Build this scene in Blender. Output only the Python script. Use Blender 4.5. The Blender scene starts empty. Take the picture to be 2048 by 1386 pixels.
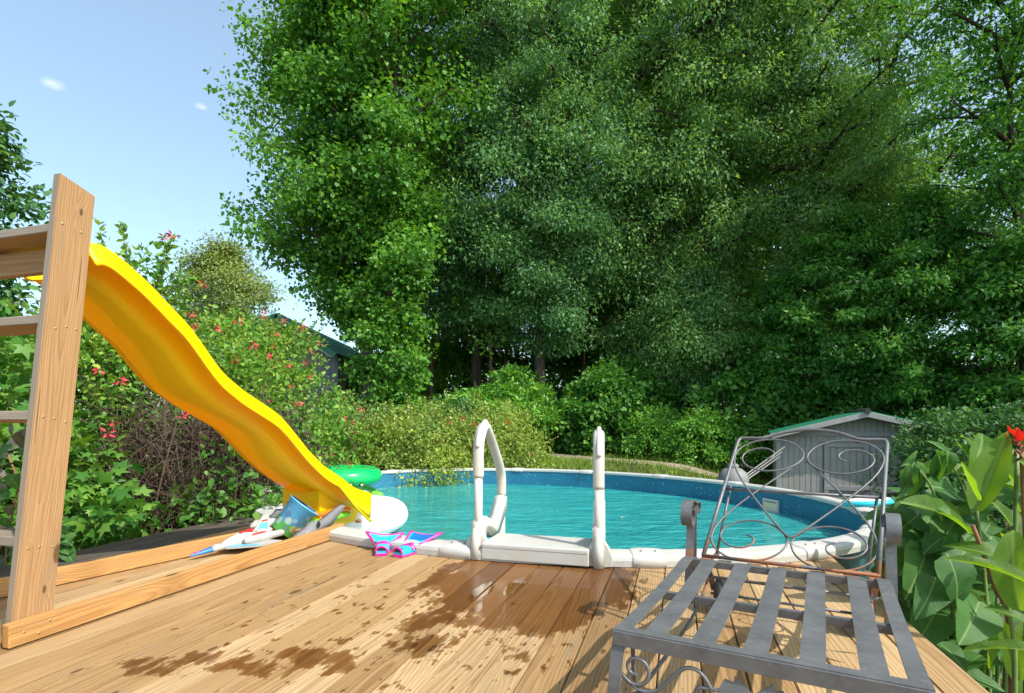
import bpy, bmesh, math, random
import numpy as np
from mathutils import Vector, Matrix, Quaternion

S = bpy.context.scene
COL = S.collection
rng = np.random.default_rng(7)
R = random.Random(11)

# ------------------------------------------------------------------ camera, sky, sun, exposure
EYE = 0.845                      # camera height above the deck (deck top = z 0)
F = 1100.0                       # focal length in photo pixels (2048 wide)
HZ = 845.0                       # horizon row in the photo
cam = bpy.data.objects.new('camera', bpy.data.cameras.new('camera'))
COL.objects.link(cam)
cam.location = (0, 0, EYE)
cam.rotation_euler = (math.pi / 2, 0, 0)
cam.data.sensor_width = 36.0
cam.data.lens = 36.0 * F / 2048.0
cam.data.shift_y = (HZ - 693.0) / 2048.0
cam.data.clip_start = 0.02
cam.data.clip_end = 3000
S.camera = cam

SUN = Vector((0.70, -0.60, 1.0)).normalized()
sl = bpy.data.lights.new('sun', 'SUN')
sl.energy = 3.25
sl.angle = math.radians(0.55)
sl.color = (1.0, 0.95, 0.86)
so = bpy.data.objects.new('sun', sl)
so.rotation_mode = 'QUATERNION'
so.rotation_quaternion = SUN.to_track_quat('Z', 'Y')
so.location = (30, -25, 45)
COL.objects.link(so)

W = bpy.data.worlds.new('World')
S.world = W
W.use_nodes = True
wn = W.node_tree
wn.nodes.clear()
sky = wn.nodes.new('ShaderNodeTexSky')
sky.sky_type = 'NISHITA'
sky.sun_disc = False
sky.sun_elevation = math.asin(SUN.z)
sky.sun_rotation = math.atan2(SUN.x, SUN.y)
sky.air_density = 1.0
sky.dust_density = 2.2
sky.ozone_density = 1.0
wbg = wn.nodes.new('ShaderNodeBackground')
wbg.inputs[1].default_value = 0.15
wout = wn.nodes.new('ShaderNodeOutputWorld')
# small fair-weather puffs: noise broken up around a few directions in the sky
wtc = wn.nodes.new('ShaderNodeTexCoord')
wno = wn.nodes.new('ShaderNodeTexNoise')
wno.inputs['Scale'].default_value = 16.0
wno.inputs['Detail'].default_value = 6
wno.inputs['Roughness'].default_value = 0.6
wn.links.new(wtc.outputs['Generated'], wno.inputs['Vector'])


def wmath(op, a, b):
    x = wn.nodes.new('ShaderNodeMath')
    x.operation = op
    for k, v in enumerate((a, b)):
        if isinstance(v, bpy.types.NodeSocket):
            wn.links.new(v, x.inputs[k])
        else:
            x.inputs[k].default_value = v
    return x.outputs[0]


cov = None
for cx_, cz_, rr_ in ((-0.84, 0.618, 0.018), (-0.563, 0.573, 0.013), (-0.90, 0.80, 0.03), (0.6, 0.9, 0.04)):
    dv_ = Vector((cx_, 1.0, cz_)).normalized()
    x = wn.nodes.new('ShaderNodeVectorMath')
    x.operation = 'SUBTRACT'
    wn.links.new(wtc.outputs['Generated'], x.inputs[0])
    x.inputs[1].default_value = dv_
    x2 = wn.nodes.new('ShaderNodeVectorMath')
    x2.operation = 'MULTIPLY'
    wn.links.new(x.outputs[0], x2.inputs[0])
    x2.inputs[1].default_value = (1.0, 1.0, 1.9)
    x3 = wn.nodes.new('ShaderNodeVectorMath')
    x3.operation = 'LENGTH'
    wn.links.new(x2.outputs[0], x3.inputs[0])
    v = wmath('SUBTRACT', 1.0, wmath('DIVIDE', x3.outputs['Value'], rr_))
    cov = v if cov is None else wmath('MAXIMUM', cov, v)
cov = wmath('ADD', cov, wmath('MULTIPLY', wmath('SUBTRACT', wno.outputs['Fac'], 0.5), 2.6))
wra = wn.nodes.new('ShaderNodeValToRGB')
wra.color_ramp.elements[0].position = 0.15
wra.color_ramp.elements[0].color = (0, 0, 0, 1)
wra.color_ramp.elements[1].position = 0.95
wra.color_ramp.elements[1].color = (0.42, 0.42, 0.42, 1)
wn.links.new(cov, wra.inputs[0])
wti = wn.nodes.new('ShaderNodeMix')
wti.data_type = 'RGBA'
wti.blend_type = 'MULTIPLY'
wti.inputs[0].default_value = 1.0
wti.inputs[7].default_value = (0.98, 1.10, 1.04, 1)
wmx = wn.nodes.new('ShaderNodeMix')
wmx.data_type = 'RGBA'
wmx.inputs[7].default_value = (5.6, 5.4, 5.4, 1)
wn.links.new(wra.outputs[0], wmx.inputs[0])
wn.links.new(sky.outputs[0], wti.inputs[6])
wvl = wn.nodes.new('ShaderNodeMix')
wvl.data_type = 'RGBA'
wvl.inputs[0].default_value = 0.13
wvl.inputs[7].default_value = (4.2, 4.6, 5.0, 1)
wn.links.new(wti.outputs[2], wvl.inputs[6])
wn.links.new(wvl.outputs[2], wmx.inputs[6])
wn.links.new(wmx.outputs[2], wbg.inputs[0])
wn.links.new(wbg.outputs[0], wout.inputs[0])

S.view_settings.view_transform = 'Standard'
S.view_settings.look = 'None'
S.view_settings.gamma = 1
S.view_settings.use_curve_mapping = False
S.view_settings.exposure = 0.92
S.render.engine = 'CYCLES'
S.cycles.max_bounces = 7
S.cycles.diffuse_bounces = 3
S.cycles.glossy_bounces = 3
S.cycles.transmission_bounces = 5
S.cycles.transparent_max_bounces = 8


def at(x, y, Y):
    """world point on the photo's ray (x, y) at distance Y"""
    return Vector((Y * (x - 1024) / F, Y, EYE - Y * (y - HZ) / F))


def onz(x, y, z=0.0):
    return at(x, y, F * (EYE - z) / (y - HZ))


UV = Vector((0.2857, 0.9583, 0))       # direction of the deck boards
WV = Vector((0.9583, -0.2857, 0))      # across the boards, to the right


def pq(p, q, z=0.0):
    return WV * p + UV * q + Vector((0, 0, z))


# ------------------------------------------------------------------ object helpers
WM = {}


def link(name, data, parent=None, M=None):
    o = bpy.data.objects.new(name, data)
    COL.objects.link(o)
    M = M or Matrix.Identity(4)
    o.matrix_basis = M
    WM[o] = M.copy()
    if parent is not None:
        o.parent = parent
        o.matrix_parent_inverse = WM[parent].inverted()
    return o


def tag(o, label=None, cat=None, group=None, kind=None):
    if label:
        o['label'] = label
    if cat:
        o['category'] = cat
    if group:
        o['group'] = group
    if kind:
        o['kind'] = kind
    return o


def empty(name, loc, label=None, cat=None, group=None, kind=None):
    o = link(name, None, None, Matrix.Translation(Vector(loc)))
    o.empty_display_size = 0.1
    return tag(o, label, cat, group, kind)


def frame(origin, ax, ay, az):
    return Matrix(((ax[0], ay[0], az[0], origin[0]), (ax[1], ay[1], az[1], origin[1]), (ax[2], ay[2], az[2], origin[2]), (0, 0, 0, 1)))


class MB:
    def __init__(self):
        self.v, self.f, self.mi, self.sm = [], [], [], []

    def add(self, verts, faces, mi=0, smooth=False):
        n = len(self.v)
        self.v += [tuple(x) for x in verts]
        for f in faces:
            self.f.append([i + n for i in f])
            self.mi.append(mi)
            self.sm.append(smooth)
        return self

    def box(self, c, s, M=None, mi=0, bev=0.0, fm=None):
        """box of size s about c; fm maps a face axis ('-x','+z'...) to a material index"""
        bm = bmesh.new()
        bmesh.ops.create_cube(bm, size=1.0)
        for v in bm.verts:
            v.co = Vector((v.co.x * s[0], v.co.y * s[1], v.co.z * s[2]))
        if bev > 0:
            bmesh.ops.bevel(bm, geom=list(bm.edges), offset=bev, segments=2 if bev > 0.004 else 1, affect='EDGES', profile=0.5)
        c = Vector(c)
        bm.verts.index_update()
        bm.normal_update()
        vs = [(M @ (v.co + c)) if M else v.co + c for v in bm.verts]
        n = len(self.v)
        self.v += [tuple(x) for x in vs]
        for f in bm.faces:
            m = mi
            if fm:
                nn = f.normal
                k = max(range(3), key=lambda i: abs(nn[i]))
                m = fm.get(('+' if nn[k] > 0 else '-') + 'xyz'[k], mi)
            self.f.append([v.index + n for v in f.verts])
            self.mi.append(m)
            self.sm.append(False)
        bm.free()
        return self

    def tube(self, path, rad, seg=8, mi=0, cap=True, closed=False, sx=1.0):
        P = [Vector(p) for p in path]
        n = len(P)
        rr = rad if hasattr(rad, '__len__') else [rad] * n
        T = []
        for i in range(n):
            a = P[(i - 1) % n] if (closed or i > 0) else P[i]
            b = P[(i + 1) % n] if (closed or i < n - 1) else P[i]
            t = (b - a)
            T.append(t.normalized() if t.length > 1e-9 else Vector((0, 0, 1)))
        ref = Vector((0, 0, 1)) if abs(T[0].z) < 0.9 else Vector((1, 0, 0))
        N = (ref - T[0] * ref.dot(T[0])).normalized()
        vs, fs = [], []
        for i in range(n):
            if i > 0:
                N = (N - T[i] * N.dot(T[i]))
                N = N.normalized() if N.length > 1e-6 else T[i].orthogonal().normalized()
            B = T[i].cross(N)
            for k in range(seg):
                a = 2 * math.pi * k / seg
                vs.append(P[i] + (N * math.cos(a) + B * math.sin(a) * sx) * rr[i])
        m = n if closed else n - 1
        for i in range(m):
            j = (i + 1) % n
            for k in range(seg):
                k2 = (k + 1) % seg
                fs.append((i * seg + k, i * seg + k2, j * seg + k2, j * seg + k))
        self.add(vs, fs, mi, True)
        if cap and not closed:
            b = len(self.v) - len(vs)
            self.f.append([b + k for k in reversed(range(seg))])
            self.f.append([b + (n - 1) * seg + k for k in range(seg)])
            self.mi += [mi, mi]
            self.sm += [False, False]
        return self

    def ribbon(self, path, wdir, w, t, mi=0, mif=None):
        """flat bar: rectangle w x t swept along path, width along wdir"""
        P = [Vector(p) for p in path]
        wd = Vector(wdir).normalized()
        n = len(P)
        vs, fs = [], []
        for i in range(n):
            tt = (P[min(i + 1, n - 1)] - P[max(i - 1, 0)]).normalized()
            nn = tt.cross(wd).normalized()
            ww = w[i] if hasattr(w, '__len__') else w
            for a, b in ((-1, -1), (1, -1), (1, 1), (-1, 1)):
                vs.append(P[i] + wd * (a * ww / 2) + nn * (b * t / 2))
        base = len(self.v)
        self.v += [tuple(x) for x in vs]
        for i in range(n - 1):
            m = mif(i / (n - 1)) if mif else mi
            for k in range(4):
                k2 = (k + 1) % 4
                self.f.append([base + i * 4 + k, base + i * 4 + k2, base + i * 4 + 4 + k2, base + i * 4 + 4 + k])
                self.mi.append(m)
                self.sm.append(False)
        self.f.append([base + k for k in (3, 2, 1, 0)])
        self.f.append([base + (n - 1) * 4 + k for k in range(4)])
        self.mi += [mi, mi]
        self.sm += [False, False]
        return self

    def prism(self, poly, M, t, mi=0, smooth=False):
        """2-D polygon extruded by t along local z (centred), placed by M"""
        n = len(poly)
        vs = [M @ Vector((x, y, -t / 2)) for x, y in poly] + [M @ Vector((x, y, t / 2)) for x, y in poly]
        fs = [list(reversed(range(n))), [n + i for i in range(n)]]
        fs += [(i, (i + 1) % n, n + (i + 1) % n, n + i) for i in range(n)]
        return self.add(vs, fs, mi, smooth)

    def lathe(self, prof, M=None, seg=20, mi=0, a0=0.0, a1=2 * math.pi):
        full = abs(a1 - a0 - 2 * math.pi) < 1e-6
        m = seg if full else seg + 1
        vs, fs = [], []
        for r, z in prof:
            for k in range(m):
                a = a0 + (a1 - a0) * k / seg
                v = Vector((r * math.cos(a), r * math.sin(a), z))
                vs.append(M @ v if M else v)
        for i in range(len(prof) - 1):
            for k in range(seg):
                k2 = (k + 1) % m
                fs.append((i * m + k, i * m + k2, (i + 1) * m + k2, (i + 1) * m + k))
        return self.add(vs, fs, mi, True)

    def grid(self, G, mi=0, smooth=True, closed=False):
        n, m = len(G), len(G[0])
        vs = [p for row in G for p in row]
        fs = []
        for i in range(n - 1):
            for j in range(m if closed else m - 1):
                j2 = (j + 1) % m
                fs.append((i * m + j, i * m + j2, (i + 1) * m + j2, (i + 1) * m + j))
        return self.add(vs, fs, mi, smooth)

    def mesh(self, name, mats):
        me = bpy.data.meshes.new(name)
        me.from_pydata(self.v, [], self.f)
        for m in (mats if isinstance(mats, (list, tuple)) else [mats]):
            me.materials.append(m)
        me.polygons.foreach_set('material_index', self.mi)
        me.polygons.foreach_set('use_smooth', self.sm)
        me.update()
        return me

    def build(self, name, mats, parent=None, M=None):
        return link(name, self.mesh(name, mats), parent, M)


def cr(pts, n=6, closed=False):
    """Catmull-Rom through pts"""
    P = [Vector(p) for p in pts]
    out = []
    L = len(P)
    for i in range(L if closed else L - 1):
        p0 = P[(i - 1) % L] if (closed or i > 0) else P[0] * 2 - P[1]
        p1, p2 = P[i], P[(i + 1) % L]
        p3 = P[(i + 2) % L] if (closed or i + 2 < L) else P[-1] * 2 - P[-2]
        for k in range(n):
            t = k / n
            out.append(0.5 * ((2 * p1) + (p2 - p0) * t + (2 * p0 - 5 * p1 + 4 * p2 - p3) * t * t + (3 * p1 - p0 - 3 * p2 + p3) * t ** 3))
    if not closed:
        out.append(P[-1])
    return out


# ------------------------------------------------------------------ materials
class NT:
    def __init__(self, name):
        self.m = bpy.data.materials.new(name)
        self.m.use_nodes = True
        self.t = self.m.node_tree
        self.t.nodes.clear()
        self.out = self.n('ShaderNodeOutputMaterial')

    def n(self, kind, **kw):
        x = self.t.nodes.new(kind)
        for k, v in kw.items():
            setattr(x, k, v)
        return x

    def l(self, a, b):
        self.t.links.new(a, b)

    def put(self, sock, v):
        if isinstance(v, bpy.types.NodeSocket):
            self.l(v, sock)
        else:
            sock.default_value = v

    def math(self, op, a, b=0.0, c=None, clamp=False):
        x = self.n('ShaderNodeMath', operation=op, use_clamp=clamp)
        self.put(x.inputs[0], a)
        self.put(x.inputs[1], b)
        if c is not None:
            self.put(x.inputs[2], c)
        return x.outputs[0]

    def vmath(self, op, a, b=(0, 0, 0)):
        x = self.n('ShaderNodeVectorMath', operation=op)
        self.put(x.inputs[0], a)
        if op == 'SCALE':
            self.put(x.inputs['Scale'], b)
        else:
            self.put(x.inputs[1], b)
        return x.outputs[0] if op not in ('LENGTH', 'DOT_PRODUCT', 'DISTANCE') else x.outputs['Value']

    def mix(self, f, a, b, blend='MIX'):
        x = self.n('ShaderNodeMix', data_type='RGBA', blend_type=blend)
        self.put(x.inputs[0], f)
        self.put(x.inputs[6], a if isinstance(a, bpy.types.NodeSocket) else (*a[:3], 1))
        self.put(x.inputs[7], b if isinstance(b, bpy.types.NodeSocket) else (*b[:3], 1))
        return x.outputs[2]

    def noise(self, vec, scale, detail=3, rough=0.5, out='Fac', dist=0.0):
        x = self.n('ShaderNodeTexNoise')
        if vec is not None:
            self.l(vec, x.inputs['Vector'])
        x.inputs['Scale'].default_value = scale
        x.inputs['Detail'].default_value = detail
        x.inputs['Roughness'].default_value = rough
        x.inputs['Distortion'].default_value = dist
        return x.outputs[out]

    def ramp(self, fac, stops):
        x = self.n('ShaderNodeValToRGB')
        e = x.color_ramp.elements
        while len(e) < len(stops):
            e.new(0.5)
        for i, (p, c) in enumerate(stops):
            e[i].position = p
            e[i].color = (*c, 1) if hasattr(c, '__len__') else (c, c, c, 1)
        self.l(fac, x.inputs[0])
        return x.outputs[0]

    def sep(self, v):
        x = self.n('ShaderNodeSeparateXYZ')
        self.l(v, x.inputs[0])
        return x.outputs

    def comb(self, a, b, c):
        x = self.n('ShaderNodeCombineXYZ')
        for i, v in enumerate((a, b, c)):
            self.put(x.inputs[i], v)
        return x.outputs[0]

    def bump(self, h, strength=0.3, dist=0.01):
        x = self.n('ShaderNodeBump')
        x.inputs['Strength'].default_value = strength
        x.inputs['Distance'].default_value = dist
        self.l(h, x.inputs['Height'])
        return x.outputs[0]

    def bsdf(self, col, rough=0.5, spec=0.5, metal=0.0, normal=None, coat=None, trans=None):
        b = self.n('ShaderNodeBsdfPrincipled')
        self.put(b.inputs['Base Color'], col if isinstance(col, bpy.types.NodeSocket) else (*col[:3], 1))
        self.put(b.inputs['Roughness'], rough)
        self.put(b.inputs['Specular IOR Level'], spec)
        self.put(b.inputs['Metallic'], metal)
        if normal is not None:
            self.l(normal, b.inputs['Normal'])
        if coat is not None:
            self.put(b.inputs['Coat Weight'], coat)
            b.inputs['Coat Roughness'].default_value = 0.04
        return b.outputs[0]

    def done(self, sh):
        self.l(sh, self.out.inputs[0])
        return self.m


def wood(name, light, dark, F_=95.0, wet=None, rough=0.62, knots=True, grey=0.0):
    """sawn pine: growth rings cut by the board, knots, fibres; local X runs along the board"""
    t = NT(name)
    tc = t.n('ShaderNodeTexCoord')
    co = tc.outputs['Object']
    rnd = t.n('ShaderNodeObjectInfo').outputs['Random']
    off = t.comb(t.math('MULTIPLY', rnd, 57.0), t.math('MULTIPLY', rnd, 231.0), t.math('MULTIPLY', rnd, 113.0))
    x, y, z = t.sep(co)
    st = t.vmath('ADD', t.vmath('MULTIPLY', co, (0.55, 2.2, 2.2)), off)
    nc = t.noise(st, 1.0, 2, 0.5, 'Color')
    nx, ny, nz = t.sep(nc)
    # knots
    kv = t.vmath('ADD', t.vmath('MULTIPLY', co, (1.45, 3.4, 0.0)), off)
    vo = t.n('ShaderNodeTexVoronoi', feature='F1', voronoi_dimensions='2D')
    t.l(kv, vo.inputs['Vector'])
    vo.inputs['Scale'].default_value = 1.0
    kd = vo.outputs['Distance']
    kcol = t.sep(vo.outputs['Color'])[0]
    kon = t.math('GREATER_THAN', kcol, 0.42)
    kd = t.math('MULTIPLY', kd, t.math('MULTIPLY_ADD', t.sep(vo.outputs['Color'])[1], 1.5, 0.75))
    kdist = t.math('MULTIPLY', t.math('POWER', 2.718, t.math('MULTIPLY', kd, -7.0)), kon)
    r2 = t.math('FRACT', t.math('MULTIPLY', rnd, 17.31))
    yy = t.math('ADD', t.math('ADD', y, t.math('MULTIPLY', t.math('SUBTRACT', r2, 0.5), 0.20)),
                t.math('ADD', t.math('MULTIPLY', t.math('SUBTRACT', nx, 0.5), 0.15), t.math('MULTIPLY', x, t.math('MULTIPLY', t.math('SUBTRACT', rnd, 0.5), 0.03))))
    zz = t.math('ADD', t.math('ADD', z, t.math('ADD', 0.035, t.math('MULTIPLY', rnd, 0.05))), t.math('MULTIPLY', t.math('SUBTRACT', ny, 0.5), 0.10))
    r = t.math('SQRT', t.math('ADD', t.math('MULTIPLY', yy, yy), t.math('MULTIPLY', zz, zz)))
    ph = t.math('ADD', t.math('MULTIPLY', r, F_), t.math('MULTIPLY', kdist, 3.5))
    ring = t.math('FRACT', ph)
    rv = t.ramp(ring, [(0.0, 0.0), (0.45, 0.25), (0.86, 1.0), (1.0, 0.0)])
    fib = t.noise(t.vmath('ADD', t.vmath('MULTIPLY', co, (4.0, 260.0, 260.0)), off), 1.0, 2, 0.6)
    blot = t.noise(t.vmath('ADD', t.vmath('MULTIPLY', co, (1.2, 8.0, 8.0)), off), 1.0, 3, 0.6)
    f = t.math('MULTIPLY', rv, t.math('MULTIPLY_ADD', blot, 0.9, 0.10), clamp=True)
    col = t.mix(f, light, dark)
    col = t.mix(t.ramp(fib, [(0.35, 0.0), (0.7, 0.42)]), col, tuple(c * 0.55 for c in dark))
    tone = t.ramp(t.math('FRACT', t.math('MULTIPLY', rnd, 7.77)), [(0.0, (0.66, 0.60, 0.54)), (0.35, (0.94, 0.87, 0.77)), (0.65, (1.03, 1.03, 1.03)), (1.0, (1.30, 1.34, 1.38))])
    col = t.mix(1.0, col, tone, 'MULTIPLY')
    gry = t.noise(t.vmath('ADD', t.vmath('MULTIPLY', co, (2.2, 14.0, 14.0)), off), 1.0, 5, 0.7)
    col = t.mix(t.ramp(gry, [(0.56, 0.0), (0.78, 0.55)]), col, (0.20, 0.165, 0.125))
    crk = t.noise(t.vmath('ADD', t.vmath('MULTIPLY', co, (1.6, 120.0, 30.0)), off), 1.0, 1, 0.5)
    col = t.mix(t.ramp(crk, [(0.735, 0.0), (0.76, 0.75)]), col, (0.07, 0.04, 0.02))
    col = t.mix(t.ramp(blot, [(0.55, 0.0), (0.8, 0.25)]), col, tuple(c * 0.7 for c in light))
    if knots:
        core = t.math('MULTIPLY', t.ramp(kd, [(0.042, 1.0), (0.062, 0.0)]), kon)
        halo = t.math('MULTIPLY', t.ramp(kd, [(0.06, 0.55), (0.17, 0.0)]), kon)
        col = t.mix(halo, col, tuple(c * 0.6 for c in light))
        col = t.mix(t.math('MULTIPLY', core, 0.88), col, (0.105, 0.048, 0.018))
    if grey > 0:
        gn = t.noise(t.vmath('ADD', t.vmath('MULTIPLY', co, (1.5, 20, 20)), off), 1.0, 3, 0.6)
        col = t.mix(t.ramp(gn, [(0.3, grey), (0.75, grey * 0.35)]), col, (0.235, 0.205, 0.175))
    ro = rough
    hgt = t.math('ADD', t.math('MULTIPLY', rv, 0.5), fib)
    bs = 0.22
    nrm = t.bump(hgt, bs, 0.002)
    if wet:
        geo = t.n('ShaderNodeNewGeometry').outputs['Position']
        p2 = t.comb(t.vmath('DOT_PRODUCT', geo, tuple(WV)), t.vmath('DOT_PRODUCT', geo, tuple(UV)), 0.0)
        m = None
        pud = None
        for (cx, cy, rx, ry, w, isp) in wet:
            d = t.vmath('LENGTH', t.vmath('MULTIPLY', t.vmath('SUBTRACT', p2, (cx, cy, 0)), (1 / rx, 1 / ry, 0)))
            v = t.math('SUBTRACT', w, t.math('MULTIPLY', t.math('MULTIPLY', d, d), 1.3))
            if isp:
                pud = v if pud is None else t.math('MAXIMUM', pud, v)
            else:
                m = v if m is None else t.math('MAXIMUM', m, v)
        nv = t.vmath('MULTIPLY', p2, (13.0, 6.5, 1))
        nn = t.noise(nv, 1.0, 5, 0.62)
        n2 = t.noise(t.vmath('MULTIPLY', p2, (5.0, 3.0, 1)), 1.0, 3, 0.5)
        n3 = t.noise(t.vmath('MULTIPLY', p2, (70.0, 9.0, 1)), 1.0, 2, 0.5)
        s = t.math('ADD', m, t.math('ADD', t.math('MULTIPLY', t.math('SUBTRACT', nn, 0.5), 3.6), t.math('ADD', t.math('MULTIPLY', t.math('SUBTRACT', n2, 0.5), 1.6), t.math('MULTIPLY', t.math('SUBTRACT', n3, 0.5), 0.55))))
        d8 = t.vmath('LENGTH', t.vmath('MULTIPLY', t.vmath('SUBTRACT', p2, (-1.0, 2.2, 0)), (1 / 1.1, 1 / 0.95, 0)))
        drop = t.noise(t.vmath('MULTIPLY', p2, (24.0, 11.0, 1)), 1.0, 3, 0.55)
        dsum = t.math('SUBTRACT', t.math('SUBTRACT', drop, 0.605), t.math('MULTIPLY', t.math('MULTIPLY', d8, d8), 0.09))
        s = t.math('MAXIMUM', s, t.math('MULTIPLY_ADD', dsum, 4.0, 0.15))
        wm = t.ramp(s, [(0.04, 0.0), (0.14, 0.75), (0.40, 1.0)])
        wcol = t.mix(1.0, col, (0.36, 0.205, 0.085), 'MULTIPLY')
        col = t.mix(t.math('MULTIPLY', wm, 0.92), col, wcol)
        ro = t.math('SUBTRACT', rough, t.math('MULTIPLY', wm, 0.22))
        ps = t.math('ADD', pud, t.math('MULTIPLY', t.math('SUBTRACT', t.noise(t.vmath('MULTIPLY', p2, (16, 6, 1)), 1.0, 3), 0.5), 1.5))
        pm = t.ramp(ps, [(0.22, 0.0), (0.30, 1.0)])
        ro = t.math('MULTIPLY', ro, t.math('SUBTRACT', 1.0, t.math('MULTIPLY', pm, 0.93)))
        b = t.n('ShaderNodeBump')
        b.inputs['Distance'].default_value = 0.002
        t.l(hgt, b.inputs['Height'])
        t.l(t.math('MULTIPLY', t.math('SUBTRACT', 1.0, pm), bs), b.inputs['Strength'])
        sh = t.bsdf(col, ro, t.math('MULTIPLY_ADD', wm, 0.06, 0.10), normal=b.outputs[0], coat=t.math('MAXIMUM', pm, t.math('MULTIPLY', wm, 0.22)))
        return t.done(sh)
    return t.done(t.bsdf(col, ro, 0.15, normal=nrm))


def plain(name, col, rough=0.5, spec=0.5, metal=0.0, var=0.0, vscale=6.0, dirt=None, dscale=3.0, dth=(0.55, 0.75), bump=0.0, bscale=60.0, coat=None):
    t = NT(name)
    tc = t.n('ShaderNodeTexCoord').outputs['Object']
    c = col
    if var > 0:
        n = t.noise(tc, vscale, 4, 0.6)
        c = t.mix(t.ramp(n, [(0.3, 0.0), (0.7, 1.0)]), tuple(x * (1 - var) for x in col), tuple(min(1, x * (1 + var)) for x in col))
    if dirt:
        d = t.noise(tc, dscale, 6, 0.65)
        c = t.mix(t.ramp(d, [(dth[0], 0.0), (dth[1], 0.8)]), c, dirt)
    nb = t.bump(t.noise(tc, bscale, 3, 0.6), bump, 0.004) if bump > 0 else None
    return t.done(t.bsdf(c, rough, spec, metal, nb, coat))


def leafmat(name, c1, c2, c3, trans=0.35, rough=0.48, spec=0.32, scale=0.5, tcol=None):
    t = NT(name)
    g = t.n('ShaderNodeNewGeometry')
    rp = g.outputs['Random Per Island']
    col = t.ramp(rp, [(0.0, c1), (0.5, c2), (1.0, c3)])
    n = t.noise(g.outputs['Position'], scale, 3, 0.6)
    col = t.mix(1.0, col, t.ramp(n, [(0.3, (0.72, 0.80, 0.85)), (0.7, (1.25, 1.15, 0.95))]), 'MULTIPLY')
    b = t.bsdf(col, rough, spec)
    tr = t.n('ShaderNodeBsdfTranslucent')
    tcl = t.mix(1.0, col, tcol or (1.9, 1.6, 0.55), 'MULTIPLY')
    t.l(tcl, tr.inputs[0])
    mx = t.n('ShaderNodeMixShader')
    mx.inputs[0].default_value = trans
    t.l(b, mx.inputs[1])
    t.l(tr.outputs[0], mx.inputs[2])
    return t.done(mx.outputs[0])


def bark(name, a, b):
    t = NT(name)
    tc = t.n('ShaderNodeTexCoord').outputs['Object']
    n = t.noise(t.vmath('MULTIPLY', tc, (9, 9, 1.5)), 1.6, 5, 0.65)
    col = t.mix(t.ramp(n, [(0.35, 0.0), (0.65, 1.0)]), a, b)
    return t.done(t.bsdf(col, 0.9, 0.2, normal=t.bump(n, 0.8, 0.03)))


WET = [(-0.74, 2.86, 0.46, 0.55, 2.0, False), (-0.62, 2.42, 0.34, 0.34, 1.1, False), (-1.06, 2.78, 0.25, 0.24, 0.62, False), (-0.45, 3.02, 0.24, 0.32, 0.75, False), (-0.80, 3.25, 0.26, 0.22, 0.8, False),
       (-0.92, 1.92, 0.20, 0.16, 0.60, False), (-1.21, 1.69, 0.34, 0.13, 0.52, False), (-1.46, 1.58, 0.32, 0.12, 0.52, False), (-1.75, 1.47, 0.26, 0.12, 0.42, False),
       (-0.62, 1.93, 0.20, 0.20, 0.15, False), (-0.95, 2.15, 0.32, 0.28, 0.30, False), (-0.28, 2.90, 0.20, 0.30, 0.15, False), (-1.0, 2.1, 0.9, 0.75, -0.40, False),
       (-0.93, 2.60, 0.055, 0.20, 1.2, True), (-0.80, 2.74, 0.045, 0.20, 1.2, True), (-0.87, 2.34, 0.030, 0.14, 1.0, True)]
PINE_L, PINE_D = (0.440, 0.300, 0.158), (0.200, 0.105, 0.042)
M_deck = wood('deck_pine', PINE_L, PINE_D, 85.0, wet=WET)
M_pine = wood('sawn_pine', (0.45, 0.290, 0.155), (0.27, 0.145, 0.065), 105.0)
M_curb = wood('curb_pine', (0.45, 0.245, 0.090), (0.22, 0.085, 0.022), 75.0)
M_grey = wood('weathered_pine', (0.36, 0.285, 0.205), (0.20, 0.145, 0.095), 110.0, grey=0.85)
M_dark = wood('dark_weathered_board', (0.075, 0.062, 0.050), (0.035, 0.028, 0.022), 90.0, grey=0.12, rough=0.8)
M_screw = plain('brass_screw', (0.55, 0.42, 0.2), 0.35, metal=0.8)
M_white = plain('white_resin', (0.46, 0.45, 0.425), 0.45, var=0.04, dirt=(0.45, 0.40, 0.28), dscale=5.0, dth=(0.56, 0.80), bump=0.05)
M_whiteold = plain('aged_white_plastic', (0.50, 0.485, 0.43), 0.5, var=0.05, dirt=(0.30, 0.27, 0.13), dscale=5.0, dth=(0.54, 0.80), bump=0.08, bscale=40)
M_iron = None
M_black = plain('black_rubber', (0.012, 0.012, 0.012), 0.6, bump=0.1)


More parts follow.
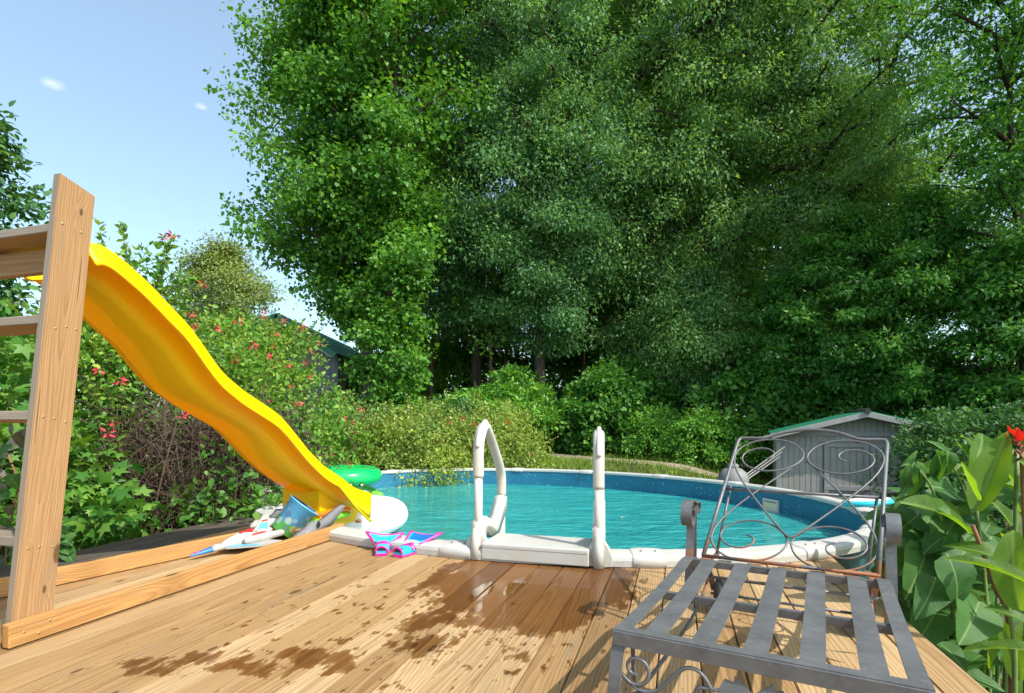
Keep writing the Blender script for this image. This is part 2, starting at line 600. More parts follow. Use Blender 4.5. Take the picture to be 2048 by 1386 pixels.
def ironmat():
    t = NT('painted_wrought_iron')
    tc = t.n('ShaderNodeTexCoord').outputs['Object']
    x, y, z = t.sep(tc)
    n = t.noise(tc, 9.0, 6, 0.7)
    n2 = t.noise(tc, 55.0, 4, 0.7)
    col = t.mix(t.ramp(n, [(0.3, 0.0), (0.7, 1.0)]), (0.085, 0.086, 0.091), (0.150, 0.151, 0.157))
    col = t.mix(t.ramp(n2, [(0.52, 0.0), (0.72, 0.7)]), col, (0.17, 0.17, 0.175))
    back = t.math('MULTIPLY', t.ramp(z, [(0.34, 1.0), (0.40, 0.0)]), t.ramp(t.math('MULTIPLY', y, 0.5), [(0.42, 0.0), (0.52, 1.0), (0.60, 1.0), (0.75, 0.25)]))
    rs = t.math('ADD', t.math('MULTIPLY', t.math('SUBTRACT', n, 0.5), 2.4), t.math('SUBTRACT', t.math('MULTIPLY', back, 0.60), 0.47))
    rust = t.ramp(t.math('ADD', rs, t.math('MULTIPLY', t.math('SUBTRACT', n2, 0.5), 0.6)), [(0.05, 0.0), (0.16, 0.9)])
    col = t.mix(rust, col, t.mix(n2, (0.20, 0.060, 0.022), (0.34, 0.14, 0.06)))
    ro = t.math('MULTIPLY_ADD', rust, 0.35, 0.42)
    return t.done(t.bsdf(col, ro, 0.5, t.math('MULTIPLY_ADD', rust, -0.15, 0.15), t.bump(n2, 0.25, 0.002)))


M_iron = ironmat()

# ------------------------------------------------------------------ ground, path, grass


def sst(t):
    t = np.clip(t, 0, 1)
    return t * t * (3 - 2 * t)


def gz(x, y):
    x = np.asarray(x, float)
    y = np.asarray(y, float)
    a = sst((y - 10.8) / 5.0) * 0.92 * (0.35 + 0.65 * sst((7.5 - x) / 3.0))
    b = sst((y - 15) / 14.0) * 0.75
    return -1.25 + a + b + 0.05 * np.sin(x * 0.7 + 1.3) * np.cos(y * 0.55) + 0.03 * np.sin(x * 1.9 + y * 1.3)


def G(x, y):
    return float(gz(x, y))


def build_ground():
    xs = np.concatenate([np.linspace(-400, -26, 14), np.linspace(-24, 26, 76), np.linspace(28, 400, 14)])
    ys = np.concatenate([np.linspace(-120, -6, 8), np.linspace(-4, 40, 80), np.linspace(44, 900, 16)])
    X, Y = np.meshgrid(xs, ys)
    Z = gz(X, Y)
    G_ = [[(X[j, i], Y[j, i], Z[j, i]) for i in range(len(xs))] for j in range(len(ys))]
    t = NT('soil_and_lawn')
    p = t.n('ShaderNodeNewGeometry').outputs['Position']
    n = t.noise(p, 0.5, 5, 0.65)
    n2 = t.noise(p, 9.0, 4, 0.7)
    col = t.mix(t.ramp(n, [(0.42, 0.0), (0.58, 1.0)]), (0.075, 0.055, 0.035), (0.075, 0.115, 0.025))
    col = t.mix(t.ramp(n2, [(0.35, 0.5), (0.65, 0.0)]), col, (0.03, 0.028, 0.014))
    m = t.done(t.bsdf(col, 0.95, 0.1, normal=t.bump(n2, 0.6, 0.05)))
    o = MB().grid(G_).build('ground', m)
    tag(o, 'grassy earth around the pool and under the trees', 'ground', kind='structure')


build_ground()


def build_path():
    c = cr([(-5.0, 23.5, 0), (-1.6, 20.6, 0), (1.0, 18.7, 0), (2.8, 16.7, 0), (4.6, 15.2, 0), (6.4, 14.6, 0), (9, 14.6, 0), (14, 15.5, 0)], 10)
    rows = []
    for i, p in enumerate(c):
        tt = (c[min(i + 1, len(c) - 1)] - c[max(i - 1, 0)]).normalized()
        nn = Vector((-tt.y, tt.x, 0))
        w = 0.40 + 0.06 * math.sin(i * 1.1)
        rows.append([(q.x, q.y, G(q.x, q.y) + 0.03 - 0.035 * abs(s) ** 3) for s in (-1, -0.5, 0, 0.5, 1) for q in [p + nn * (s * w)]])
    t = NT('gravel')
    g = t.n('ShaderNodeNewGeometry').outputs['Position']
    n = t.noise(g, 22.0, 5, 0.75)
    n2 = t.noise(g, 2.0, 3, 0.6)
    col = t.mix(t.ramp(n, [(0.3, 0.0), (0.7, 1.0)]), (0.20, 0.145, 0.115), (0.46, 0.365, 0.31))
    col = t.mix(t.ramp(n2, [(0.5, 0.0), (0.75, 0.7)]), col, (0.12, 0.12, 0.05))
    o = MB().grid(rows).build('path', t.done(t.bsdf(col, 0.95, 0.15, normal=t.bump(n, 0.8, 0.03))))
    tag(o, 'pinkish gravel path running behind the pool', 'path', kind='structure')


build_path()

# ------------------------------------------------------------------ leaf clouds
T_DIAMOND = (np.array([(0, 0, 0), (0.45, 0.30, 0.07), (1, 0, -0.02), (0.45, -0.30, 0.07)]), np.array([(0, 2, 1), (0, 3, 2)]))
T_WIDE = (np.array([(0, 0, 0), (0.35, 0.46, 0.08), (1, 0.0, -0.05), (0.35, -0.46, 0.08)]), np.array([(0, 2, 1), (0, 3, 2)]))
T_TRI = (np.array([(0.0, -0.20, 0.05), (0.30, 0.36, 0.05), (1, 0, -0.06)]), np.array([(0, 2, 1)]))
T_NARROW = (np.array([(0, 0, 0), (0.5, 0.17, 0.03), (1, 0, -0.05), (0.5, -0.17, 0.03)]), np.array([(0, 2, 1), (0, 3, 2)]))
T_OVATE = (np.array([(0, 0, 0), (0.28, 0.27, 0.06), (0.65, 0.24, 0.05), (1, 0, -0.08), (0.65, -0.24, 0.05), (0.28, -0.27, 0.06), (0.45, 0, 0)]),
           np.array([(0, 6, 1), (1, 6, 2), (2, 6, 3), (3, 6, 4), (4, 6, 5), (5, 6, 0)]))


def lobed():
    pts = []
    for a, r in ((180, 0.05), (150, 0.34), (118, 0.62), (92, 0.38), (62, 0.85), (28, 0.48), (0, 1.0), (-28, 0.48), (-62, 0.85), (-92, 0.38), (-118, 0.62), (-150, 0.34)):
        pts.append((0.32 + 0.68 * r * math.cos(math.radians(a)), 0.68 * r * math.sin(math.radians(a)), -0.10 * r * r))
    pts.append((0.32, 0, 0.02))
    n = 12
    return np.array(pts), np.array([(12, (i + 1) % n, i) for i in range(n)])


T_MAPLE = lobed()


def nrm(a):
    return a / np.maximum(np.linalg.norm(a, axis=-1, keepdims=True), 1e-9)


def leaf_mesh(name, P, D, N, Sz, tmpl, mats, mi=None):
    tv, tf = tmpl
    n, k = len(P), len(tv)
    X = nrm(D)
    Z = nrm(N - (N * X).sum(1, keepdims=True) * X)
    Y = np.cross(Z, X)
    V = P[:, None, :] + Sz[:, None, None] * (tv[None, :, 0:1] * X[:, None] + tv[None, :, 1:2] * Y[:, None] + tv[None, :, 2:3] * Z[:, None])
    Fa = (tf[None] + (np.arange(n) * k)[:, None, None]).reshape(-1, 3)
    me = bpy.data.meshes.new(name)
    me.vertices.add(n * k)
    me.vertices.foreach_set('co', V.reshape(-1).astype(np.float32))
    me.loops.add(len(Fa) * 3)
    me.loops.foreach_set('vertex_index', Fa.reshape(-1).astype(np.int32))
    me.polygons.add(len(Fa))
    me.polygons.foreach_set('loop_start', (np.arange(len(Fa)) * 3).astype(np.int32))
    for m in (mats if isinstance(mats, (list, tuple)) else [mats]):
        me.materials.append(m)
    if mi is not None:
        me.polygons.foreach_set('material_index', np.repeat(mi, len(tf)).astype(np.int32))
    me.update(calc_edges=True)
    return me


def clumps_to_leaves(C, CR, npc, size, rg, flat=0.6, droop=0.25, upbias=0.8, svar=0.35, out_c=None):
    """leaves around clump centres: positions, directions, normals, sizes"""
    n = len(C) * npc
    idx = np.repeat(np.arange(len(C)), npc)
    d = nrm(rg.normal(size=(n, 3)))
    off = np.clip(rg.normal(size=(n, 3)), -1.7, 1.7) * 0.58 * CR[idx][:, None]
    d = nrm(off + 1e-6)
    off[:, 2] *= flat
    P = C[idx] + off
    D = nrm(d + rg.normal(size=(n, 3)) * 0.55 + np.array([0, 0, -droop]))
    N = rg.normal(size=(n, 3)) * 0.62 + np.array([0, 0, upbias]) + d * 0.45
    if out_c is not None:
        o = nrm(P - out_c)
        N += o * 0.35
    Sz = size * (1 + svar * rg.normal(size=n)).clip(0.45, 1.8)
    return P, D, N, Sz


# ------------------------------------------------------------------ deck
PC = np.array([0.17, 6.29])                                    # pool centre
PA, PB = 3.30, 2.62                                            # half axes
PE1 = np.array([-0.74, 0.673]) / np.hypot(0.74, 0.673)         # long axis direction
PE2 = np.array([PE1[1], -PE1[0]])


def pool_pt(a, off=0.0, z=0.0):
    """point on the pool's oval, pushed out by off"""
    c, s = math.cos(a), math.sin(a)
    n = np.array([c / PA, s / PB])
    n /= np.linalg.norm(n)
    l = np.array([PA * c, PB * s]) + n * off
    w = PC + PE1 * l[0] + PE2 * l[1]
    return Vector((w[0], w[1], z))


def pool_inside(x, y, off):
    d = np.array([x, y]) - PC
    u, v = d @ PE1, d @ PE2
    return (u / (PA + off)) ** 2 + (v / (PB + off)) ** 2 < 1


def hit_q(p, off):
    q = 0.0
    while q < 7:
        w = WV * p + UV * q
        if pool_inside(w.x, w.y, off):
            return q
        q += 0.004
    return None


deck = empty('deck', (0, 0, 0), 'sunlit pine board deck with wet patches in front of the pool ladder', 'deck', kind='structure')
P_RIGHT, PITCH, BW = 0.942, 0.1435, 0.1390
nb = 33
for i in range(nb):
    pr = P_RIGHT - i * PITCH
    pl = pr - BW
    q0 = -1.6
    ends = []
    for p in (pr, pl):
        h = hit_q(p, 0.10)
        lim = 4.25 if p < -2.35 else 9
        ends.append(min(h if h else 4.3, lim))
    L0 = q0
    bm = bmesh.new()
    th = 0.038
    dz = R.uniform(-0.0012, 0.0012)
    vs = [bm.verts.new((q, (pr + pl) / 2 - p, z)) for z in (-th, 0) for q, p in ((L0, pl), (ends[1], pl), (ends[0], pr), (L0, pr))]
    for f in ((3, 2, 1, 0), (4, 5, 6, 7), (0, 1, 5, 4), (1, 2, 6, 5), (2, 3, 7, 6), (3, 0, 4, 7)):
        bm.faces.new([vs[k] for k in f])
    bmesh.ops.recalc_face_normals(bm, faces=bm.faces)
    bmesh.ops.bevel(bm, geom=[e for e in bm.edges if abs(e.verts[0].co.z) < 1e-6 and abs(e.verts[1].co.z) < 1e-6], offset=0.003, segments=2, affect='EDGES')
    me = bpy.data.meshes.new('board')
    bm.to_mesh(me)
    bm.free()
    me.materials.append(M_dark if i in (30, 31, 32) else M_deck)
    link('board', me, deck, frame(pq((pr + pl) / 2, 0, dz), UV, -WV, (0, 0, 1)))
# joists under the boards
jm = MB()
for q in (0.4, 1.0, 1.6, 2.2, 2.8):
    jm.box((q, 1.4, -0.11), (0.04, 4.6, 0.14))
jm.box((0.5, 0.03 - P_RIGHT, -0.125), (4.2, 0.038, 0.17))
jm.build('joist', M_grey, deck, frame(Vector((0, 0, 0)), UV, -WV, (0, 0, 1)))

lower = empty('lower_deck', tuple(pq(1.3, 2.0, -0.42)), 'weathered grey boards of a lower step at the right edge', 'step', kind='structure')
for i in range(5):
    p = 1.03 + i * 0.15
    MB().box((0, 0, 0), (2.3, 0.138, 0.036), bev=0.003).build('board', M_grey, lower, frame(pq(p, 1.6 + 0.03 * (i % 2), -0.42), UV, -WV, (0, 0, 1)))

# ------------------------------------------------------------------ pool
ZW = -0.19
pool = empty('swimming_pool', (PC[0], PC[1], -1.25), 'oval above-ground pool with white rim and speckled blue liner', 'pool')
NA = 96
t = NT('pool_liner')
gp = t.n('ShaderNodeNewGeometry').outputs['Position']
vo = t.n('ShaderNodeTexVoronoi')
t.l(gp, vo.inputs['Vector'])
vo.inputs['Scale'].default_value = 26
sp = t.ramp(vo.outputs['Distance'], [(0.12, 1.0), (0.30, 0.0)])
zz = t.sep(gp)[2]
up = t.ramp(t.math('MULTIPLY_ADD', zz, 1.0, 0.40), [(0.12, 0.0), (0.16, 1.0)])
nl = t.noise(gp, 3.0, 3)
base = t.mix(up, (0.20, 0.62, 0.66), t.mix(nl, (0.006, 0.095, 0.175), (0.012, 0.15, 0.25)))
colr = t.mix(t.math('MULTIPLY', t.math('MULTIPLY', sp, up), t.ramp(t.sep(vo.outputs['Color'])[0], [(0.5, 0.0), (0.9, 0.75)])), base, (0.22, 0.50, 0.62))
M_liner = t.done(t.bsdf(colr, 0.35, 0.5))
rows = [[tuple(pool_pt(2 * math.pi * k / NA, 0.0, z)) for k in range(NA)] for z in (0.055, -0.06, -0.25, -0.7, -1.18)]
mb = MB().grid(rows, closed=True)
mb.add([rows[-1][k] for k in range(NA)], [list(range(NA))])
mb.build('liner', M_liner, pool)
t = NT('pool_wall_outside')
gp = t.n('ShaderNodeNewGeometry').outputs['Position']
n = t.noise(gp, 3.0, 5, 0.7)
M_pw = t.done(t.bsdf(t.mix(t.ramp(n, [(0.42, 0.0), (0.6, 1.0)]), (0.008, 0.045, 0.055), (0.03, 0.12, 0.14)), 0.4))
MB().grid([[tuple(pool_pt(2 * math.pi * k / NA, 0.05, z)) for k in range(NA)] for z in (0.05, -1.25)], closed=True).build('outer_wall', M_pw, pool)
NS = 17
prof = [(-0.012, 0.035), (-0.016, 0.062), (-0.004, 0.074), (0.03, 0.078), (0.125, 0.072), (0.150, 0.060), (0.155, 0.040), (0.152, 0.004), (0.135, 0.004), (0.13, 0.03)]
_cp = onz(1290, 1108, 0.05)
seg0 = min((k * 0.005 for k in range(1257)), key=lambda a: (pool_pt(a, 0.07).xy - _cp.xy).length)
for s in range(NS):
    a0 = seg0 + 2 * math.pi * s / NS
    a1 = seg0 + 2 * math.pi * (s + 1) / NS
    g = []
    for k in range(9):
        a = a0 + (a1 - a0) * (k / 8)
        g.append([tuple(pool_pt(a, o_, z_)) for o_, z_ in prof])
    MB().grid(g, smooth=False).build('rim_segment', M_white, pool)
    g = []
    for k in range(7):
        u = k / 6
        a = a0 + (u - 0.5) * 0.062
        bul = 0.006 + 0.010 * math.sin(math.pi * u) ** 0.5
        c0 = pool_pt(a, 0.07, 0.04)
        ring = []
        for o_, z_ in prof:
            q = pool_pt(a, o_, z_)
            dv = (q - c0)
            ring.append(tuple(q + dv.normalized() * bul))
        g.append(ring)
    cap = MB().grid(g, smooth=True)
    for e in (0, -1):
        cap.add(g[e], [list(range(len(prof)))])
    co_ = cap.build('rim_cap', M_white, pool)
    for u_ in (-0.014, 0.014):
        MB().lathe([(0.0, 0.004), (0.005, 0.003), (0.007, 0.0)], Matrix.Translation(pool_pt(a0 + u_, 0.10, 0.0875)), 8).build('bolt', M_black, co_)
# skimmer mouth and return jet in the far wall
sk = MB()
sk_p = at(1480, 983, 6.33)
ang = min((k * 0.01 for k in range(629)), key=lambda a: (pool_pt(a).xy - sk_p.xy).length)
c = pool_pt(ang, -0.02, -0.135)
tn = (pool_pt(ang + 0.01) - pool_pt(ang)).normalized()
nn = Vector((tn.y, -tn.x, 0))
Mk = frame(c, tn, nn, (0, 0, 1))
for (dx, dz_, sx, sz) in ((0, 0.065, 0.25, 0.03), (0, -0.065, 0.25, 0.03), (-0.11, 0, 0.03, 0.10), (0.11, 0, 0.03, 0.10)):
    sk.box((dx, 0, dz_), (sx, 0.03, sz), Mk, bev=0.004)
sk.build('skimmer_frame', M_white, pool)
MB().box((0, 0.004, -0.01), (0.19, 0.012, 0.10), Mk).build('skimmer_flap', plain('cream_plastic', (0.62, 0.55, 0.36), 0.5), pool)

t = NT('pool_water')
gp = t.n('ShaderNodeNewGeometry').outputs['Position']
w1 = t.noise(t.vmath('MULTIPLY', gp, (2.6, 5.0, 1)), 1.0, 4, 0.6, dist=0.6)
w2 = t.noise(t.vmath('MULTIPLY', gp, (9.0, 17.0, 1)), 1.0, 3, 0.6, dist=0.4)
hh = t.math('ADD', w1, t.math('MULTIPLY', w2, 0.35))
bp = t.bump(hh, 0.8, 0.11)
tone = t.mix(t.ramp(t.noise(t.vmath('MULTIPLY', gp, (1.1, 3.4, 1)), 1.0, 5, 0.65, dist=0.8), [(0.33, 0.0), (0.68, 1.0)]), (0.014, 0.400, 0.410), (0.060, 0.600, 0.590))
df = t.n('ShaderNodeBsdfDiffuse')
t.l(tone, df.inputs[0])
t.l(bp, df.inputs['Normal'])
tr = t.n('ShaderNodeBsdfTransparent')
tr.inputs[0].default_value = (0.30, 0.86, 0.88, 1)
m1 = t.n('ShaderNodeMixShader')
m1.inputs[0].default_value = 0.78
t.l(tr.outputs[0], m1.inputs[1])
t.l(df.outputs[0], m1.inputs[2])
gl = t.n('ShaderNodeBsdfGlossy')
gl.inputs['Roughness'].default_value = 0.05
t.l(bp, gl.inputs['Normal'])
fr = t.n('ShaderNodeFresnel')
fr.inputs['IOR'].default_value = 1.25
t.l(bp, fr.inputs['Normal'])
m2 = t.n('ShaderNodeMixShader')
t.l(t.math('MULTIPLY', fr.outputs[0], 0.62), m2.inputs[0])
t.l(m1.outputs[0], m2.inputs[1])
t.l(gl.outputs[0], m2.inputs[2])
M_water = t.done(m2.outputs[0])
o = MB().add([tuple(pool_pt(2 * math.pi * k / NA, -0.004, ZW)) for k in range(NA)], [list(range(NA))]).build('water', M_water)
tag(o, 'rippled turquoise water filling the pool', 'water', kind='structure')

# ------------------------------------------------------------------ pool ladder
LB = Vector((-0.21, 3.44, 0))       # foot of the left near post
LW = WV * 0.75
ladder = empty('pool_ladder', tuple(LB + LW * 0.5), 'white plastic A-frame ladder with two arched handrails over the pool rim', 'pool ladder')


LUV = (UV, Vector((0.165, 0.986, 0)))


def lad(a, tt, z):
    return LB + LW * a + LUV[int(a)] * tt + Vector((0, 0, z - (0.045 * a if z > 0.25 else 0)))


for a in (0.0, 1.0):
    hi = [(0, 0.50), (0, 0.60), (0.005, 0.69), (0.030, 0.755), (0.075, 0.805), (0.115, 0.822), (0.155, 0.812), (0.21, 0.765), (0.30, 0.68), (0.40, 0.575), (0.455, 0.505), (0.475, 0.44), (0.475, 0.33)]
    hand = MB().tube(cr([lad(a, u, z) for u, z in hi], 5), 0.034, 14, sx=0.8).build('handrail', M_whiteold, ladder)
    MB().tube([lad(a, 0, 0.02), lad(a, 0, 0.52)], 0.026, 14).build('post', M_whiteold, ladder)
    MB().tube([lad(a, 0.475, -1.1), lad(a, 0.475, 0.35)], 0.026, 14).build('post', M_whiteold, ladder)
    # padded ridge along the outside of the handrail, lower collars
    MB().tube(cr([lad(a, u - 0.028 if u < 0.09 else u, z + (0.0 if u < 0.09 else 0.028)) for u, z in hi[2:10]], 4), 0.015, 8).build('grip_ridge', M_whiteold, hand)
    # bracket: upright leg, arch and brace back to the far post, cut out in one plate
    out = [(-0.035, 0.03), (-0.035, 0.235), (0.06, 0.255), (0.14, 0.225), (0.22, 0.19), (0.30, 0.20), (0.38, 0.28), (0.43, 0.335), (0.50, 0.335), (0.50, 0.23), (0.42, 0.16), (0.34, 0.10), (0.28, 0.085),
           (0.20, 0.085), (0.165, 0.12), (0.11, 0.16), (0.075, 0.15), (0.05, 0.10), (0.045, 0.03)]
    M = frame(lad(a, 0, 0), LUV[int(a)], (0, 0, 1), LUV[int(a)].cross(Vector((0, 0, 1))))
    br = MB().prism(out, M, 0.075)
    me = br.mesh('bracket', M_whiteold)
    bm = bmesh.new()
    bm.from_mesh(me)
    bmesh.ops.bevel(bm, geom=[e for e in bm.edges if e.calc_length() < 0.3], offset=0.012, segments=3, affect='EDGES', clamp_overlap=True)
    bm.to_mesh(me)
    bm.free()
    for f in me.polygons:
        f.use_smooth = True
    link('bracket', me, ladder)
    # flared foot clamped over the rim
    fo = [(-0.075, -0.0), (-0.080, 0.05), (-0.06, 0.10), (-0.035, 0.14), (0.035, 0.14), (0.06, 0.10), (0.080, 0.05), (0.075, 0.0), (0.04, -0.005), (-0.04, -0.005)]
    M = frame(lad(a, -0.01, 0.012), WV, (0, 0, 1), WV.cross(Vector((0, 0, 1))))
    MB().prism(fo, M, 0.045).build('foot', M_whiteold, ladder)
    MB().tube([lad(a, -0.055, 0.004), lad(a, -0.05, 0.10), lad(a, -0.04, 0.19)], [0.030, 0.030, 0.022], 12).build('socket', M_whiteold, ladder)
stp = MB().box((0.375, 0.085, 0.094), (0.655, 0.33, 0.035), bev=0.010).box((0.375, -0.067, 0.055), (0.655, 0.022, 0.085), bev=0.006)
stp.build('step', M_white, ladder, frame(LB, WV, UV, (0, 0, 1)))
for z in (-0.2, -0.5):
    MB().box((0.375, 0.47, z), (0.70, 0.10, 0.04), bev=0.008).build('tread', M_white, ladder, frame(LB, WV, UV, (0, 0, 1)))

# ------------------------------------------------------------------ slide frame (posts, treads, base curbs)
sf = empty('slide_stairs', tuple(pq(-2.43, 2.6, 0)), 'raw pine stair frame with leaning post and treads beside the yellow slide', 'stair frame')
# near post: leans forward along the boards; local X runs up the post
pb0, pt0 = (-2.410, None), None
q_b0, q_b1 = (2.077 - 0.6886) / 0.9583, (2.217 - 0.6886) / 0.9583
q_t0, q_t1 = (2.242 - 0.6886) / 0.9583, (2.387 - 0.6886) / 0.9583


def post(pp, mirror=1):
    zb = 0.0
    lean = (q_t0 - q_b0) / 1.79
    A = Vector((UV.x * lean, UV.y * lean, 1)).normalized()
    B = (UV - A * UV.dot(A)).normalized()
    C = A.cross(B)
    o_ = pq(pp - 0.019, q_b0 + 0.0775 - 0.075 * lean, 0.0)
    M = frame(o_, A, B, C)
    mb = MB()
    bm = bmesh.new()
    h0, h1, w = 0.002, 1.87, 0.0735
    pts = [(h0, -w), (h1 - 0.002, -w), (h1 - 0.030, w), (h0, w)]
    vs = [bm.verts.new((x, y, z)) for z in (-0.019, 0.019) for x, y in pts]
    for f in ((3, 2, 1, 0), (4, 5, 6, 7), (0, 1, 5, 4), (1, 2, 6, 5), (2, 3, 7, 6), (3, 0, 4, 7)):
        bm.faces.new([vs[k] for k in f])
    bmesh.ops.recalc_face_normals(bm, faces=bm.faces)
    bmesh.ops.bevel(bm, geom=list(bm.edges), offset=0.0035, segments=2, affect='EDGES')
    me = bpy.data.meshes.new('post')
    bm.to_mesh(me)
    bm.free()
    me.materials.append(M_pine)
    me.materials.append(M_grey)
    for f in me.polygons:
        if f.normal.y < -0.6:
            f.material_index = 1
    po = link('post', me, sf, M)
    return po, M


po, MP = post(-2.410)
po2, MP2 = post(-3.150)
side = 1 if MP.to_3x3().col[2].dot(WV) > 0 else -1
for h, ys in ((1.66, (-0.045, 0.03)), (1.235, (-0.03, 0.01, 0.05)), (0.86, (-0.04, 0.0, 0.045)), (0.36, (-0.045, -0.005, 0.045))):
    for y in ys:
        M = MP @ Matrix.Translation((h + R.uniform(-0.012, 0.012), y, side * 0.0195))
        MB().lathe([(0.0, 0.0012), (0.002, 0.0006), (0.0045, 0.0018), (0.0048, 0.0)], M if side > 0 else M @ Matrix.Rotation(math.pi, 4, 'X'), 10).build('screw', M_screw, po)
for z, dep in ((1.655, 0.139), (1.274, 0.139), (0.886, 0.139), (0.394, 0.139)):
    qf = q_b0 + 0.165 / 0.9583 * z / 1.79 + 0.004
    MB().box((0, 0, 0), (0.70, dep, 0.038), bev=0.004, fm={'-y': 1, '+z': 1}).build('tread', [M_pine, M_grey], sf, frame(pq(-2.449 - 0.351, qf + dep / 2, z - 0.019), WV, (UV - Vector((0, 0, 0.092))).normalized(), Vector((0, 0, 1)) + UV * 0.092))
MB().box((0, 0, 0), (0.70, 0.038, 0.10), bev=0.004).build('ledger', M_pine, sf, frame(pq(-2.449 - 0.351, q_b0 + 0.165 / 0.9583 * 1.655 / 1.79 + 0.112, 1.545), WV, UV, (0, 0, 1)))


def rail(name, A, B, h, w, mat, parent, lift=0.0):
    A, B = Vector(A), Vector(B)
    d = (B - A)
    L = d.length
    d.normalize()
    sdir = Vector((d.y, -d.x, 0))
    c = (A + B) / 2 + Vector((0, 0, h / 2 + lift))
    return MB().box((0, 0, 0), (L, w, h), bev=0.005).build(name, mat, parent, frame(c, d, -sdir, (0, 0, 1)))


rail('base_curb', pq(-2.388, 1.42, 0), pq(-2.388, 3.58, 0), 0.089, 0.038, M_curb, sf, 0.004)
rail('base_curb', pq(-3.22, 1.35, 0), (-1.47, 4.52, 0), 0.089, 0.038, M_curb, sf, 0.004)
rail('end_block', pq(-2.68, 1.40, 0), pq(-2.407, 1.40, 0), 0.089, 0.038, M_curb, sf, 0.004)
MB().box((0, 0, 0), (0.56, 0.30, 0.036), bev=0.004).build('cross_plank', M_pine, sf, frame(pq(-2.69, 3.43, 0.074), WV, UV, (0, 0, 1)))
for (q, z) in ((1.47, 0.05), (1.52, 0.03), (1.56, 0.065)):
    M = frame(pq(-2.3685, q, z), UV, (0, 0, 1), WV)
    MB().lathe([(0.0, 0.0012), (0.0045, 0.0018), (0.0048, 0.0)], M, 8).build('screw', M_screw, sf)

# ------------------------------------------------------------------ slide
t = NT('yellow_polyethylene')
tc = t.n('ShaderNodeTexCoord').outputs['Object']
n = t.noise(tc, 3.0, 4, 0.6)
n2 = t.noise(tc, 40, 4, 0.6)
colr = t.mix(n, (0.93, 0.74, 0.001), (0.95, 0.79, 0.002))
sc1 = t.noise(t.vmath('MULTIPLY', tc, (3.0, 14.0, 14.0)), 3.0, 6, 0.75)
colr = t.mix(t.ramp(sc1, [(0.58, 0.0), (0.80, 0.5)]), colr, (0.62, 0.42, 0.05))
b = t.bsdf(colr, t.math('MULTIPLY_ADD', sc1, 0.35, 0.20), 0.5, normal=t.bump(n2, 0.06, 0.003))
tl = t.n('ShaderNodeBsdfTranslucent')
tl.inputs[0].default_value = (1.0, 0.42, 0.0, 1)
mx = t.n('ShaderNodeMixShader')
mx.inputs[0].default_value = 0.38
t.l(b, mx.inputs[1])
t.l(tl.outputs[0], mx.inputs[2])
M_yel = t.done(mx.outputs[0])
SPX = [(168, 486), (177, 481), (190, 483), (210, 488), (238, 505), (271, 534), (303, 563), (335, 597), (358, 623), (380, 644), (400, 670), (424, 706), (453, 747), (496, 783), (540, 812), (564, 829), (583, 850), (600, 872), (622, 900), (653, 932), (690, 957), (711, 974), (728, 981), (741, 984)]


def on_plane(x, y, p):
    k = WV.x * (x - 1024) / F + WV.y
    w = at(x, y, p / k)
    return w.dot(UV), w.z


raw = [on_plane(x, y, -2.450) for x, y in SPX]
qq = np.linspace(raw[0][0], raw[-1][0], 90)
zz_ = np.interp(qq, [a for a, b in raw], [b for a, b in raw])
for _ in range(3):
    zz_[1:-1] = 0.25 * zz_[:-2] + 0.5 * zz_[1:-1] + 0.25 * zz_[2:]
path = [Vector((float(a), 0, float(b))) for a, b in zip(qq, zz_)]
Lp = len(path)
slide = empty('pool_slide', tuple(pq(-2.68, 2.9, 0)), 'long wavy bright yellow plastic slide running down into the pool', 'slide')
rows = []
for i, p in enumerate(path):
    tt = (path[min(i + 1, Lp - 1)] - path[max(i - 1, 0)]).normalized()
    up = Vector((-tt.z, 0, tt.x))
    u = i / (Lp - 1)
    e = max(0.0, (p.x - 3.60) / 0.48)
    sk_d = 0.098 + 0.165 * min(1, e) ** 1.2
    flare = 0.02 * min(1, e)
    sec = [(0.030 + flare, -sk_d), (0.026 + flare, -sk_d + 0.012), (0.020 + flare, -sk_d * 0.60), (0.012 + flare, -sk_d * 0.55), (0.013 + flare, -sk_d * 0.34), (0.006 + flare, -sk_d * 0.29), (0.004 + flare, -0.018), (-0.012, -0.002), (-0.045, 0.0), (-0.060, -0.012), (-0.078, -0.010), (-0.095, -0.03), (-0.104, -0.095), (-0.114, -0.120), (-0.145, -0.132), (-0.245, -0.137),
           (-0.295, -0.137), (-0.395, -0.132), (-0.424, -0.120), (-0.434, -0.095), (-0.445, -0.03), (-0.460, -0.010), (-0.475, -0.012), (-0.490, 0.0), (-0.515, -0.002), (-0.526, -0.022), (-0.528, -0.080)]
    row = []
    for s, h in sec:
        if p.x > 3.60 and h < -sk_d + 0.001 and s > 0:
            zb = p.z + h
            row.append(pq(-2.462 + s, p.x - 0.0, max(0.035, zb)))
        else:
            q = p + up * h
            row.append(pq(-2.462 + s, q.x, q.z))
    rows.append(row)
mb = MB().grid([[tuple(v) for v in r] for r in rows])
so_ = mb.build('chute', M_yel, slide)
md = so_.modifiers.new('thick', 'SOLIDIFY')
md.thickness = 0.007
md.offset = 0
# moulded foot under the lower end, set back beneath the skirt
qs = [3.58 + 0.52 * k / 8 for k in range(9)]
g = []
for q in qs:
    z = float(np.interp(q, [p.x for p in path], [p.z for p in path])) - 0.10
    g.append([tuple(pq(-2.462 + s, q, zz)) for s, zz in ((-0.135, z), (-0.130, z * 0.6 + 0.01), (-0.120, 0.02), (-0.47, 0.02), (-0.46, z * 0.6 + 0.01), (-0.455, z))])
mb = MB().grid(g, smooth=False)
mb.add(g[0], [list(range(6))])
mb.build('moulded_foot', M_yel, slide)

